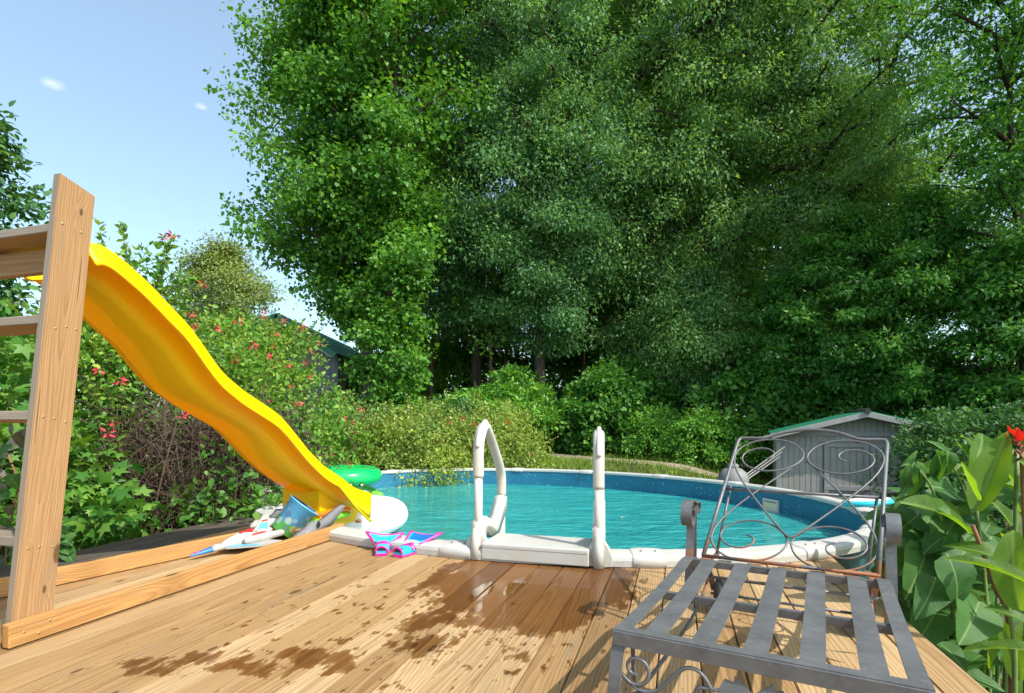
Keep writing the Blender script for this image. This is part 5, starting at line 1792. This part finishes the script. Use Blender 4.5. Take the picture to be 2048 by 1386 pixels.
# rounded bushes beyond the pool
shrub('round_bush', 'rounded sunlit yellow-green bush hanging over the far rim, the left of two', 'rounded bushes beyond the pool', 71, [(-1.80, 9.75, 0.08, 0.90, 0.85, 1.05), (-2.2, 9.55, -0.05, 0.58, 0.6, 0.95), (-1.35, 9.45, -0.25, 0.6, 0.6, 0.6)], 360, 62, 0.17, 0.052, T_DIAMOND, L_bush, spr=50, shell=0.72)
shrub('round_bush', 'rounded sunlit yellow-green bush behind the ladder, the right of two', 'rounded bushes beyond the pool', 72, [(-0.40, 10.4, 0.0, 0.98, 0.9, 1.22), (-0.95, 10.0, -0.15, 0.7, 0.7, 0.92), (0.2, 10.3, -0.1, 0.5, 0.6, 0.7)], 380, 62, 0.17, 0.052, T_DIAMOND, L_bush, spr=50, shell=0.72)
WE = 'shrubs along the wood edge'
shrub('wood_shrub', 'bright green leafy shrub at the wood edge above the gravel path', WE, 73, [(3.5, 18.6, 0.9, 1.7, 1.0, 1.9), (2.4, 19.0, 0.5, 1.1, 0.9, 1.4), (4.9, 18.4, 0.6, 1.0, 0.8, 1.3)], 260, 90, 0.32, 0.12, T_WIDE, L_gum)
shrub('wood_shrub', 'round shrub with small pale leaves left of the filter tank and shed', WE, 74, [(5.7, 16.4, 0.10, 1.35, 0.9, 1.05), (4.6, 17.3, 0.2, 1.1, 0.9, 1.0), (6.7, 16.0, -0.05, 0.9, 0.7, 0.85)], 330, 80, 0.22, 0.085, T_DIAMOND, L_shrub)
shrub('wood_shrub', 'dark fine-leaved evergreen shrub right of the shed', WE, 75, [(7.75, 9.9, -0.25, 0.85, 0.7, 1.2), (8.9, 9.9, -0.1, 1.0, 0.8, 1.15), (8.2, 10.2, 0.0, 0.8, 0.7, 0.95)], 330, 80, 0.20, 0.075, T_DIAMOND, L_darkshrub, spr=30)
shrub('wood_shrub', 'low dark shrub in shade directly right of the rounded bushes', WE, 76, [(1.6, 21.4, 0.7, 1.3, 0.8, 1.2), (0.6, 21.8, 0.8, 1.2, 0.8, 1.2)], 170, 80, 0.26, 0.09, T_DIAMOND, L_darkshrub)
shrub('wood_shrub', 'broad shrub with large drooping dark leaves under the middle oaks', WE, 77, [(-0.2, 18.2, 1.1, 1.7, 1.0, 0.95), (-1.2, 18.5, 0.9, 1.1, 1.0, 0.9), (0.3, 18.6, 1.9, 0.7, 0.6, 0.7)], 170, 70, 0.36, 0.20, T_NARROW, L_shrub, flat=0.4, upb=1.2)
shrub('wood_shrub', 'low mixed undergrowth between the left round bush and the middle trunks', WE, 91, [(-2.6, 18.6, 0.5, 1.5, 0.8, 1.1), (-0.9, 17.6, 0.2, 1.2, 0.8, 0.8), (0.9, 19.6, 0.4, 1.2, 0.8, 1.0)], 230, 75, 0.28, 0.12, T_DIAMOND, L_gum)
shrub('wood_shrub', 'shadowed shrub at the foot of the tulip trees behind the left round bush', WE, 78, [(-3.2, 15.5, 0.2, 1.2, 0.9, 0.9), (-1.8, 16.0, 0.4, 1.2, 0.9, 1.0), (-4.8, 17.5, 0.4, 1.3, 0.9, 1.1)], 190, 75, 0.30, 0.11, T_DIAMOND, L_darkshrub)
shrub('wood_shrub', 'undergrowth shrub in deep shade behind the shed roof', WE, 79, [(7.2, 16.6, 0.8, 1.8, 0.9, 1.4), (9.3, 16.0, 0.9, 1.6, 0.9, 1.5), (11.8, 15.0, 0.6, 1.6, 0.9, 1.6)], 260, 80, 0.36, 0.13, T_WIDE, L_gum)
shrub('wood_shrub', 'pale shrub beside the barn wall in the distance', WE, 80, [(-6.6, 21.5, 0.6, 0.8, 0.8, 1.4)], 60, 80, 0.28, 0.11, T_DIAMOND, L_far)
shrub('wood_shrub', 'mid green shrub just behind the path, left of the bright one', WE, 81, [(1.3, 23.0, 1.0, 1.5, 0.8, 1.6), (6.2, 19.6, 1.0, 1.6, 0.9, 1.7)], 170, 80, 0.32, 0.12, T_WIDE, L_gum)

shrub('wood_shrub', 'dark thicket closing the gap between trunks deep in the wood, left part', WE, 88, [(-4.6, 23.5, 1.8, 1.7, 0.8, 2.5), (-2.4, 24.0, 1.9, 1.7, 0.8, 2.7), (-6.5, 24.0, 1.4, 1.3, 0.8, 2.0)], 330, 80, 0.36, 0.15, T_DIAMOND, L_back)
shrub('wood_shrub', 'dark thicket closing the gap between trunks deep in the wood, middle part', WE, 89, [(-0.4, 24.5, 1.9, 1.7, 0.8, 2.8), (1.8, 25.0, 2.0, 1.7, 0.8, 2.8), (3.9, 24.5, 2.0, 1.7, 0.8, 2.8)], 330, 80, 0.36, 0.15, T_DIAMOND, L_back)

# flowering honeysuckle behind the slide
hs, hc = shrub('honeysuckle_bush', 'sprawling honeysuckle with red trumpet flowers growing behind the yellow slide', None, 82,
               [(-4.15, 5.9, 1.05, 0.75, 0.7, 1.05), (-3.7, 6.9, 0.75, 0.9, 0.8, 1.25), (-3.45, 8.0, 0.45, 0.95, 0.8, 1.35), (-3.0, 9.2, 0.15, 0.80, 0.7, 1.0), (-2.75, 9.7, -0.1, 0.6, 0.6, 0.85), (-4.9, 6.3, 0.7, 0.8, 0.7, 1.2), (-4.0, 5.9, 1.75, 0.55, 0.5, 0.75), (-3.75, 8.0, 1.15, 0.6, 0.6, 1.0), (-4.15, 8.2, 1.75, 0.75, 0.5, 0.65), (-3.42, 8.5, 1.72, 0.45, 0.4, 0.55)],
               1000, 46, 0.17, 0.058, T_OVATE, L_vine, spr=230, stems=16, shell=0.55)
rgc = np.random.default_rng(404)
mbc = MB()
Pc, Dc = [], []
for cane in ([(288, 650, 5.5), (312, 570, 5.5), (333, 510, 5.45), (346, 474, 5.4)], [(300, 640, 5.7), (345, 575, 5.7), (385, 560, 5.8), (404, 566, 5.8)], [(225, 580, 5.3), (212, 510, 5.3), (197, 450, 5.25)], [(275, 570, 5.5), (252, 500, 5.5), (243, 448, 5.5)],
             [(320, 600, 5.6), (325, 540, 5.6), (330, 476, 5.5)], [(360, 640, 5.9), (372, 590, 5.9), (365, 545, 5.9)]):
    c_ = cr([at(*p) for p in cane], 6)
    mbc.tube(c_, [0.006 - 0.0045 * k / (len(c_) - 1) for k in range(len(c_))], 5)
    for p in c_[2:]:
        for q in range(3):
            Pc.append(tuple(p))
            Dc.append(tuple(rgc.normal(size=3) + np.array([0, -0.2, 0.1])))
Pc, Dc = np.array(Pc), np.array(Dc)
hk = mbc.build('cane', M_twig, hs)
link('cane_leaves', leaf_mesh('cane_leaves', Pc, Dc, rgc.normal(size=Pc.shape) + np.array([0, -0.3, 0.7]), 0.06 + 0.03 * rgc.random(len(Pc)), T_OVATE, L_vine), hk)
M_flower = leafmat('coral_flower', (0.60, 0.025, 0.07), (0.70, 0.05, 0.12), (0.72, 0.10, 0.08), 0.2, tcol=(1, 1, 1))


def flower_mesh():
    rg = np.random.default_rng(5)
    n = 11
    D = nrm(rg.normal(size=(n, 3)) + np.array([0, -0.2, 0.15]))
    return leaf_mesh('flower', D * 0.012, D, nrm(rg.normal(size=(n, 3))), np.full(n, 0.055), T_NARROW, M_flower)


fm = flower_mesh()
fpx = [(330, 474, 5.85), (347, 471, 5.75), (405, 566, 6.15), (384, 628, 6.2), (388, 652, 6.2), (475, 640, 7.0), (527, 622, 7.2), (528, 632, 7.2), (568, 640, 7.6), (603, 655, 7.8), (641, 687, 8.4), (556, 668, 7.4), (620, 752, 8.0), (548, 692, 7.3), (534, 715, 7.2), (553, 720, 7.3), (545, 735, 7.2),
       (577, 728, 7.6), (612, 723, 7.9), (622, 700, 8.0), (583, 770, 7.6), (590, 808, 7.5), (601, 806, 7.5), (690, 798, 9.0), (713, 808, 9.2), (685, 838, 8.8), (700, 846, 8.9), (711, 862, 9.0), (661, 910, 8.4), (697, 925, 8.6), (635, 910, 8.2), (724, 818, 9.2), (214, 866, 4.9), (365, 832, 5.3), (240, 760, 5.2), (198, 740, 5.0),
       (228, 845, 4.9), (540, 800, 7.0), (505, 690, 6.9), (470, 720, 6.6), (440, 660, 6.4)]
for x_, y_, Y_ in fpx:
    link('flower', fm, hs, Matrix.Translation(at(x_, y_, Y_ - 0.35)) @ Matrix.Rotation(R.uniform(0, 6.28), 4, 'Z') @ Matrix.Rotation(R.uniform(-0.6, 0.6), 4, 'X') @ Matrix.Scale(R.uniform(0.8, 1.25), 4))
for nm, n_, x0, x1, y0, y1, Y_ in (('round_bush', 14, 735, 910, 815, 930, 9.4), ('round_bush.001', 8, 900, 1060, 815, 920, 9.7)):
    for k in range(n_):
        link('flower', fm, bpy.data.objects[nm], Matrix.Translation(at(R.uniform(x0, x1), R.uniform(y0, y1), Y_)) @ Matrix.Rotation(R.uniform(0, 6.28), 4, 'Z') @ Matrix.Scale(R.uniform(0.6, 1.0), 4))
# long upright blades between honeysuckle and round bush
rg = np.random.default_rng(91)
n = 170
P = np.array([(-2.72 + rg.normal() * 0.22, 9.75 + rg.normal() * 0.14, -0.75 + rg.random() * 1.25) for _ in range(n)])
D = np.array([(0.35 + rg.normal() * 0.35, -0.15 + rg.normal() * 0.2, 1.0) for _ in range(n)])
iris = empty('strap_leaf_plant', (-2.72, 9.75, G(-2.72, 9.75)), 'clump of long strap leaves squeezed between honeysuckle and round bush', 'plant')
Tb = (np.array([(0, -0.035, 0), (0, 0.035, 0), (0.5, -0.04, 0.03), (0.5, 0.04, 0.03), (1, 0.0, -0.06)]), np.array([(0, 2, 1), (1, 2, 3), (2, 4, 3)]))
link('foliage', leaf_mesh('foliage', P, D, rg.normal(size=(n, 3)) + np.array([0, -0.6, 0]), 0.45 + 0.15 * rg.random(n), Tb, L_vine), iris)

# tangle of dead brown vine under the slide
rg = np.random.default_rng(92)
dv = empty('dead_vine', (-3.0, 5.3, G(-3.0, 5.3)), 'tangle of dead brown vine stems on the left under the slide', 'vine')
mb = MB()
for k in range(900):
    a = np.array([-3.05 + rg.normal() * 0.48, 5.25 + rg.normal() * 0.22, -0.75 + rg.random() * 1.75])
    d = nrm(rg.normal(size=3) * np.array([1, 0.6, 1.2]))
    L = 0.25 + 0.5 * rg.random()
    m_ = a + d * L * 0.5 + rg.normal(size=3) * 0.10
    e = a + d * L + np.array([0, 0, -0.08])
    mb.tube([a * (1 - t) ** 2 + 2 * m_ * t * (1 - t) + e * t * t for t in np.linspace(0, 1, 5)], [0.0032, 0.003, 0.0026, 0.002, 0.0012], 4, cap=False)
for k in range(14):
    a = np.array([-3.1 + rg.normal() * 0.4, 5.3 + rg.normal() * 0.2, -1.25])
    e = a + np.array([rg.normal() * 0.35, rg.normal() * 0.15, 1.6 + rg.random()])
    m_ = (a + e) / 2 + rg.normal(size=3) * 0.25
    mb.tube([a * (1 - t) ** 2 + 2 * m_ * t * (1 - t) + e * t * t for t in np.linspace(0, 1, 9)], [0.018 - 0.0014 * q for q in range(9)], 6, cap=False)
mb.build('stems', M_twig, dv)
C = np.array([(-3.0 + rg.normal() * 0.55, 5.4 + rg.normal() * 0.2, -0.75 + rg.random() * 1.6) for _ in range(260)])
link('foliage', leaf_mesh('foliage', *clumps_to_leaves(C, np.full(260, 0.16), 75, 0.035, rg), T_DIAMOND, L_dead), dv)

# lobed-leaf saplings at the left
shrub('maple_sapling', 'low lobed-leaf sapling in dappled shade left of the slide foot', 'lobed saplings left of the deck', 83, [(-3.55, 4.55, -0.15, 0.55, 0.45, 0.55), (-3.9, 4.9, 0.25, 0.5, 0.5, 0.5)], 70, 14, 0.22, 0.115, T_MAPLE, L_maple, flat=0.5, upb=1.2, stems=8, droop=0.3)
shrub('maple_sapling', 'lobed-leaf sapling rising behind the stair treads at the left edge', 'lobed saplings left of the deck', 84, [(-4.6, 4.6, 0.9, 0.75, 0.5, 0.8), (-5.0, 4.9, 1.5, 0.7, 0.5, 0.5), (-4.7, 4.4, 0.1, 0.8, 0.5, 0.8)], 120, 16, 0.24, 0.12, T_MAPLE, L_maple, flat=0.5, upb=1.1, stems=10, droop=0.3)
shrub('dark_hedge', 'dark leafy bush filling the shade behind the stairs at far left', None, 85, [(-7.3, 7.2, 0.6, 1.6, 0.9, 1.6), (-5.9, 7.6, 0.3, 1.2, 0.9, 1.6)], 240, 60, 0.28, 0.095, T_OVATE, L_shrub)
shrub('creeping_vine', 'small bright leaves creeping over the left deck edge by the toy vehicle', None, 86, [(-2.55, 4.75, -0.10, 0.42, 0.22, 0.22), (-2.1, 5.0, -0.05, 0.3, 0.15, 0.2)], 46, 9, 0.13, 0.075, T_OVATE, L_maple, stems=6, upb=1.1)
shrub('creeping_vine', 'young vine with rounded green leaves climbing over the dead brown tangle', None, 90, [(-2.55, 4.95, 0.25, 0.28, 0.15, 0.38), (-2.9, 5.0, -0.1, 0.3, 0.15, 0.3)], 40, 8, 0.11, 0.075, T_OVATE, L_maple, stems=5, upb=0.6)
shrub('undergrowth', 'dark low undergrowth beneath the dead vine at the pool wall', None, 87, [(-3.4, 5.7, -0.7, 1.2, 0.5, 0.5), (-2.6, 6.3, -0.55, 0.6, 0.5, 0.6)], 120, 30, 0.2, 0.09, T_OVATE, L_darkshrub)

# lawn blades by the path
rg = np.random.default_rng(95)
n = 46000
X_ = rg.uniform(-6, 8, n)
Y_ = rg.uniform(10.5, 22, n)
Tg = (np.array([(0, -0.06, 0), (0, 0.06, 0), (1, 0.0, 0.15)]), np.array([(0, 2, 1)]))
keep = np.ones(n, bool)
pc = np.array([(-1.6, 20.6), (1.0, 18.7), (2.8, 16.7), (4.6, 15.2), (6.4, 14.6)])
for a, b in zip(pc[:-1], pc[1:]):
    tpar = np.clip(((np.c_[X_, Y_] - a) @ (b - a)) / ((b - a) @ (b - a)), 0, 1)
    keep &= np.linalg.norm(np.c_[X_, Y_] - (a + tpar[:, None] * (b - a)), axis=1) > 0.36
X_, Y_ = X_[keep], Y_[keep]
n = len(X_)
P = np.c_[X_, Y_, gz(X_, Y_)]
D = np.c_[rg.normal(size=(n, 2)) * 0.5, np.ones(n)]
o = link('grass', leaf_mesh('grass', P, D, rg.normal(size=(n, 3)), 0.11 + 0.10 * rg.random(n), Tg, leafmat('grass_blade', (0.10, 0.20, 0.02), (0.16, 0.29, 0.035), (0.30, 0.38, 0.07), 0.3)))
tag(o, 'mown grass on both sides of the gravel path', 'grass', kind='stuff')


# ------------------------------------------------------------------ broad-leaved plants at the right deck edge
def veinmat(name, c1, c2, trans, freq, ang=0.5, rough=0.38):
    t = NT(name)
    tc = t.n('ShaderNodeTexCoord').outputs['Object']
    x, y, z = t.sep(tc)
    ph = t.math('FRACT', t.math('MULTIPLY', t.math('SUBTRACT', x, t.math('MULTIPLY', t.math('ABSOLUTE', y), ang)), freq))
    vein = t.ramp(ph, [(0.0, 1.0), (0.10, 0.0), (0.90, 0.0), (1.0, 1.0)])
    mid = t.ramp(t.math('ABSOLUTE', y), [(0.010, 1.0), (0.022, 0.0)])
    rnd = t.n('ShaderNodeObjectInfo').outputs['Random']
    n = t.noise(tc, 7.0, 4, 0.6)
    col = t.mix(rnd, c1, c2)
    col = t.mix(t.ramp(n, [(0.3, 0.0), (0.75, 0.5)]), col, tuple(min(1, c * 1.35) for c in c2))
    col = t.mix(t.math('MULTIPLY', vein, 0.12), col, tuple(min(1, c * 1.7) for c in c2))
    col = t.mix(t.math('MULTIPLY', mid, 0.6), col, (0.22, 0.33, 0.10))
    edge = t.ramp(t.noise(t.vmath('ADD', tc, t.comb(rnd, rnd, 0.0)), 5.0, 5, 0.7), [(0.66, 0.0), (0.71, 0.8)])
    col = t.mix(edge, col, (0.22, 0.12, 0.05))
    b = t.bsdf(col, rough, 0.3, normal=t.bump(t.math('ADD', vein, t.math('MULTIPLY', n, 0.6)), 0.15, 0.003))
    tl = t.n('ShaderNodeBsdfTranslucent')
    t.l(t.mix(1.0, col, (2.4, 2.1, 0.5), 'MULTIPLY'), tl.inputs[0])
    mx = t.n('ShaderNodeMixShader')
    mx.inputs[0].default_value = trans
    t.l(b, mx.inputs[1])
    t.l(tl.outputs[0], mx.inputs[2])
    return t.done(mx.outputs[0])


M_canna = veinmat('canna_leaf', (0.042, 0.105, 0.012), (0.110, 0.205, 0.022), 0.50, 14.0, rough=0.5)
M_heart = veinmat('heart_leaf', (0.028, 0.092, 0.024), (0.058, 0.150, 0.028), 0.32, 9.0, ang=0.9, rough=0.55)
M_purple = veinmat('purple_vine_leaf', (0.050, 0.022, 0.036), (0.095, 0.105, 0.060), 0.15, 11.0, ang=1.1)
M_cstem = plain('canna_stem', (0.13, 0.20, 0.05), 0.5, var=0.3, vscale=10)
M_bstem = plain('brown_stem', (0.20, 0.09, 0.04), 0.7, var=0.4, vscale=12)


def broad_leaf(L, Wd, bend, fold, wave, kind='lance', n=14, m=8, curl=0.0, seed=0):
    rg = random.Random(seed)
    ph = rg.uniform(0, 6)
    g = []
    x = z = 0.0
    th = bend[0]
    for i in range(n + 1):
        u = i / n
        if kind == 'lance':
            hw = Wd / 2 * (math.sin(math.pi * min(1, u * 0.93 + 0.05) ** 0.85) ** 0.8)
        else:
            hw = Wd / 2 * (min(1, (u / 0.18)) ** 0.45) * (1 - u) ** 0.72 * 1.35
            hw = min(hw, Wd / 2 * 1.02)
        if i == n:
            hw = 0.001
        th = bend[0] + (bend[1] - bend[0]) * u
        if i:
            x += L / n * math.cos(th)
            z += L / n * math.sin(th)
        row = []
        for j in range(m + 1):
            v = (j / m) * 2 - 1
            ang = fold * (1 - curl * abs(v) * 2)
            yy = hw * v * math.cos(ang)
            hh = hw * abs(v) * math.sin(ang) + wave * hw * math.sin(u * 13 + ph + v * 1.2) * abs(v)
            back = 0.0 if kind == 'lance' else -0.22 * Wd * max(0, abs(v) - 0.15) * max(0, 0.30 - u) / 0.30
            row.append((x - hh * math.sin(th) + back, yy, z + hh * math.cos(th)))
        g.append(row)
    return g


CV = []
for k, (bd, fo, wv, cl) in enumerate((((0.25, -0.35), 0.45, 0.10, 0.0), ((0.1, -0.8), 0.35, 0.12, 0.1), ((0.0, 0.15), 0.60, 0.08, 0.0), ((0.35, -1.2), 0.30, 0.14, 0.2))):
    CV.append(MB().grid(broad_leaf(1.0, 0.42, bd, fo, wv, 'lance', seed=k)).mesh('leaf', M_canna))
HV = []
for k, (bd, fo, wv) in enumerate((((0.1, -0.5), 0.22, 0.06), ((0.0, -0.9), 0.15, 0.08), ((0.15, -0.2), 0.30, 0.05))):
    HV.append(MB().grid(broad_leaf(1.0, 0.78, bd, fo, wv, 'heart', n=10, m=8, seed=10 + k)).mesh('leaf', M_heart))
DV = [MB().grid(broad_leaf(1.0, 0.55, (-0.2, -1.3), 0.9, 0.10, 'heart', n=10, m=8, curl=0.2, seed=30)).mesh('leaf', M_heart)]
PV = [MB().grid(broad_leaf(1.0, 0.92, (0.1, -0.3), 0.12, 0.06, 'heart', n=10, m=8, seed=40)).mesh('leaf', M_purple)]


def put_leaf(mesh, base, tip, up, parent, wscale=1.0):
    b, t_ = Vector(base), Vector(tip)
    X = t_ - b
    L = X.length
    X.normalize()
    U = Vector(up)
    Z = (U - X * U.dot(X)).normalized()
    Y = Z.cross(X)
    M = frame(b, X * L, Y * L * wscale, Z * L)
    return link('leaf', mesh, parent, M)


canna = empty('canna_plant', (2.05, 2.45, G(2.05, 2.45)), 'tall canna with broad striped leaves and a red flower at the right edge', 'plant')
gl_ = [  # base px, tip px, Y base, Y tip, facing, variant, width scale
    ((1951, 1022), (2016, 868), 2.45, 2.50, (-0.75, -0.65, 0.1), 2, 0.95),
    ((1957, 1000), (1912, 925), 2.42, 2.40, (0.7, -0.6, 0.2), 2, 0.9),
    ((2036, 1020), (1996, 905), 2.60, 2.55, (0.5, -0.8, 0.2), 0, 0.95),
    ((1938, 1066), (1808, 996), 2.45, 2.35, (0.15, -0.55, 0.8), 0, 0.9),
    ((1942, 1040), (1862, 990), 2.55, 2.65, (0.2, -0.75, 0.5), 1, 0.7),
    ((2022, 1052), (1952, 975), 2.40, 2.50, (0.3, -0.85, 0.3), 0, 0.75),
    ((2062, 1150), (1908, 1055), 2.25, 2.35, (0.1, -0.6, 0.8), 1, 0.75),
    ((2080, 1180), (1888, 1108), 1.98, 2.10, (0.0, -0.30, 0.95), 0, 0.55),
    ((2090, 1308), (1918, 1296), 1.85, 1.95, (0.0, -0.25, 1.0), 0, 0.55),
    ((2040, 1220), (2008, 1046), 2.05, 2.10, (-0.8, -0.55, 0.2), 1, 1.0),
    ((2080, 1110), (2030, 1010), 2.5, 2.6, (-0.4, -0.7, 0.4), 0, 1.0),
    ((2085, 960), (2046, 920), 2.5, 2.4, (-0.4, -0.7, 0.4), 0, 1.2),
    ((1975, 1330), (1935, 1170), 2.35, 2.3, (0.4, -0.9, 0.2), 0, 0.9),
    ((2040, 1360), (2002, 1240), 2.3, 2.25, (-0.4, -0.9, 0.3), 0, 0.9),
    ((2075, 1260), (1985, 1195), 2.15, 2.2, (0.2, -0.6, 0.7), 1, 0.8),
    ((1990, 1110), (2030, 1200), 2.7, 2.6, (0.2, -0.8, 0.4), 3, 0.9),
]
for b, t_, yb, yt, up, v, ws in gl_:
    put_leaf(CV[v], at(b[0], b[1], yb), at(t_[0], t_[1], yt), up, canna, ws)
rg2 = random.Random(77)
for k in range(44):
    x_ = rg2.uniform(1935, 2130)
    y_ = rg2.uniform(930, 1430)
    Yb = rg2.uniform(2.6, 3.3)
    b = at(x_, y_, Yb)
    d = Vector((rg2.uniform(-0.35, 0.25), rg2.uniform(-0.2, 0.2), rg2.uniform(0.05, 0.4))).normalized() * rg2.uniform(0.28, 0.42)
    put_leaf(CV[rg2.randrange(4)], b, b + d, (rg2.uniform(-0.5, 0.5), rg2.uniform(-0.9, -0.2), rg2.uniform(0.2, 1.0)), canna, rg2.uniform(0.6, 0.95))
for (x0, y0, x1, y1, Yd, rr, mm) in ((1978, 1330, 1952, 1010, 2.46, 0.011, M_cstem), (2010, 1386, 2034, 905, 2.5, 0.013, M_cstem), (2052, 1386, 2042, 890, 2.45, 0.012, M_bstem), (2022, 1290, 1945, 1050, 2.35, 0.013, M_bstem), (1995, 1380, 1985, 1100, 2.8, 0.011, M_cstem), (2030, 1360, 2010, 1180, 2.2, 0.010, M_cstem), (1940, 1340, 1960, 1150, 2.7, 0.010, M_cstem)):
    a, b = at(x0, y0, Yd), at(x1, y1, Yd)
    MB().tube(cr([Vector((a.x, a.y, G(a.x, a.y))), a, (a + b) / 2 + Vector((0.012, 0, 0)), b], 5), [rr * (1 - 0.025 * k) for k in range(16)], 8).build('stem', mm, canna)
fl = at(2040, 868, 2.45)
M_red2 = leafmat('canna_petal', (0.65, 0.015, 0.01), (0.75, 0.025, 0.012), (0.80, 0.05, 0.02), 0.3, tcol=(1, 1, 1), scale=8)
pet = MB().grid(broad_leaf(0.075, 0.032, (0.3, -0.2), 0.3, 0.1, 'lance', 8, 4)).mesh('petal', M_red2)
for k in range(7):
    a = k * 0.95 + 0.3
    d = Vector((math.cos(a) * 0.8, math.sin(a) * 0.5, 0.75))
    link('petal', pet, canna, frame(fl + Vector((0, 0, -0.01 - 0.02 * (k % 3))), d.normalized(), d.cross(Vector((0, 0, 1))).normalized(), d.normalized().cross(d.cross(Vector((0, 0, 1))).normalized())))
for k in range(10):
    MB().lathe([(0.0, 0.0), (0.006, 0.006), (0.007, 0.018), (0.003, 0.03), (0, 0.034)], Matrix.Translation(fl + Vector((R.uniform(-0.02, 0.02), R.uniform(-0.02, 0.02), -0.03 - 0.012 * k))) @ Matrix.Rotation(R.uniform(-0.9, 0.9), 4, 'Y'), 6).build('bud', M_bstem, canna)

heart = empty('heart_leaf_plant', (1.85, 2.55, G(1.85, 2.55)), 'leafy plant with heart-shaped leaves and wilted tips beside the chair', 'plant')
hl = [((1905, 985), (1853, 970), 2.55), ((1830, 1035), (1778, 1075), 2.6), ((1900, 1120), (1948, 1218), 2.25), ((1868, 1165), (1842, 1235), 2.3), ((1940, 1090), (1895, 1150), 2.4), ((1832, 1090), (1800, 1150), 2.55), ((1905, 1050), (1868, 1105), 2.5), ((1870, 1225), (1830, 1300), 2.35), ((1955, 1210), (1920, 1290), 2.25),
      ((1800, 1040), (1752, 1085), 2.75), ((1850, 1110), (1812, 1200), 2.45), ((1978, 1080), (1930, 1130), 2.4), ((1885, 1290), (1935, 1345), 2.4)]
for b, t_, Yd in hl:
    bb_, tt_ = at(b[0], b[1], Yd + 0.05), at(t_[0], t_[1], Yd - 0.05)
    put_leaf(HV[R.randrange(3)], bb_, tt_, (R.uniform(-0.3, 0.3), -0.75, 0.65), heart, R.uniform(0.9, 1.1))
for k in range(190):
    x_ = rg2.uniform(1775, 2010)
    y_ = rg2.uniform(985 + max(0, (1830 - x_)) * 0.6, 1420)
    Yb = rg2.uniform(2.45, 3.4)
    b = at(x_, y_, Yb)
    if b.dot(WV) < 1.02:
        b = b + WV * (1.06 - b.dot(WV))
    a = rg2.uniform(0, 6.28)
    d = Vector((math.cos(a) * 0.8, math.sin(a) * 0.8 - 0.3, rg2.uniform(-0.5, 0.3))).normalized() * rg2.uniform(0.10, 0.19)
    put_leaf(HV[rg2.randrange(3)], b, b + d, (rg2.uniform(-0.4, 0.4), rg2.uniform(-0.6, -0.1), 0.9), heart, rg2.uniform(0.85, 1.1))
for (cx_, cy_, Yd, n_) in ((1822, 932, 2.5, 7), (1884, 908, 2.6, 7)):
    for k in range(n_):
        a = -2.6 + k * 0.62
        b = at(cx_ + rg2.uniform(-10, 14), cy_ + rg2.uniform(-6, 10), Yd + rg2.uniform(-0.05, 0.05))
        d = Vector((math.cos(a) * 0.42, math.sin(a) * 0.3, -0.78)).normalized() * rg2.uniform(0.12, 0.17)
        put_leaf(DV[0], b, b + d, (math.cos(a), math.sin(a) - 0.5, 0.5), heart, rg2.uniform(0.8, 1.0))
    for k in range(3):
        b = at(cx_ + rg2.uniform(-8, 8), cy_ - 4, Yd)
        put_leaf(HV[0], b, b + Vector((rg2.uniform(-0.09, 0.04), -0.02, rg2.uniform(0.0, 0.07))), (0, -0.8, 0.6), heart, 0.5)
    MB().tube(cr([at(cx_ + 90, 1300, Yd + 0.2), at(cx_ + 70, 1100, Yd + 0.1), at(cx_ + 45, 985, Yd), at(cx_ + 5, cy_ - 6, Yd)], 5), [0.010 - 0.0004 * k for k in range(16)], 8).build('stem', M_cstem, heart)
for k in range(9):
    a = at(1840 + k * 17, 1340, 2.6 + 0.07 * (k % 4))
    if a.dot(WV) < 1.05:
        a = a + WV * (1.08 - a.dot(WV))
    MB().tube(cr([Vector((a.x, a.y, G(a.x, a.y))), a, a + Vector((R.uniform(-0.1, 0.1), 0.05, 0.35)), a + Vector((R.uniform(-0.2, 0.15), 0.05, 0.62))], 5), 0.007, 7).build('stem', M_cstem, heart)

pv = empty('purple_vine', (-2.75, 2.85, -0.05), 'sweet potato vine with dusky purple leaves at the left edge behind the post', 'vine')
for k in range(70):
    x_ = R.uniform(-45, 62)
    y_ = R.uniform(850, 1125)
    b = at(x_, y_, R.uniform(2.95, 3.7))
    a = R.uniform(0, 6.28)
    d = Vector((math.cos(a), -0.3 + 0.5 * math.sin(a * 1.7), -0.35 + R.uniform(-0.6, 0.5))).normalized() * R.uniform(0.055, 0.11)
    put_leaf(PV[0] if k % 3 else HV[k % 2], b, b + d, (R.uniform(-0.9, 0.9), -0.6 + R.uniform(-0.4, 0.3), R.uniform(0.2, 1.0)), pv, R.uniform(0.85, 1.1))
for k in range(3):
    a = at(-20 + k * 30, 1150, 3.5)
    MB().tube(cr([Vector((a.x, a.y, G(a.x, a.y))), a, a + Vector((0.05, 0.0, 0.4)), a + Vector((R.uniform(-0.1, 0.15), 0, 0.8))], 5), 0.006, 6).build('stem', M_bstem, pv)
for k in range(12):
    b = at(R.uniform(112, 150), R.uniform(1060, 1110), 3.35)
    put_leaf(HV[1], b, b + Vector((R.uniform(-0.08, 0.08), -0.05, R.uniform(-0.08, 0.04))), (0.2, -0.7, 0.6), pv, 1.0)
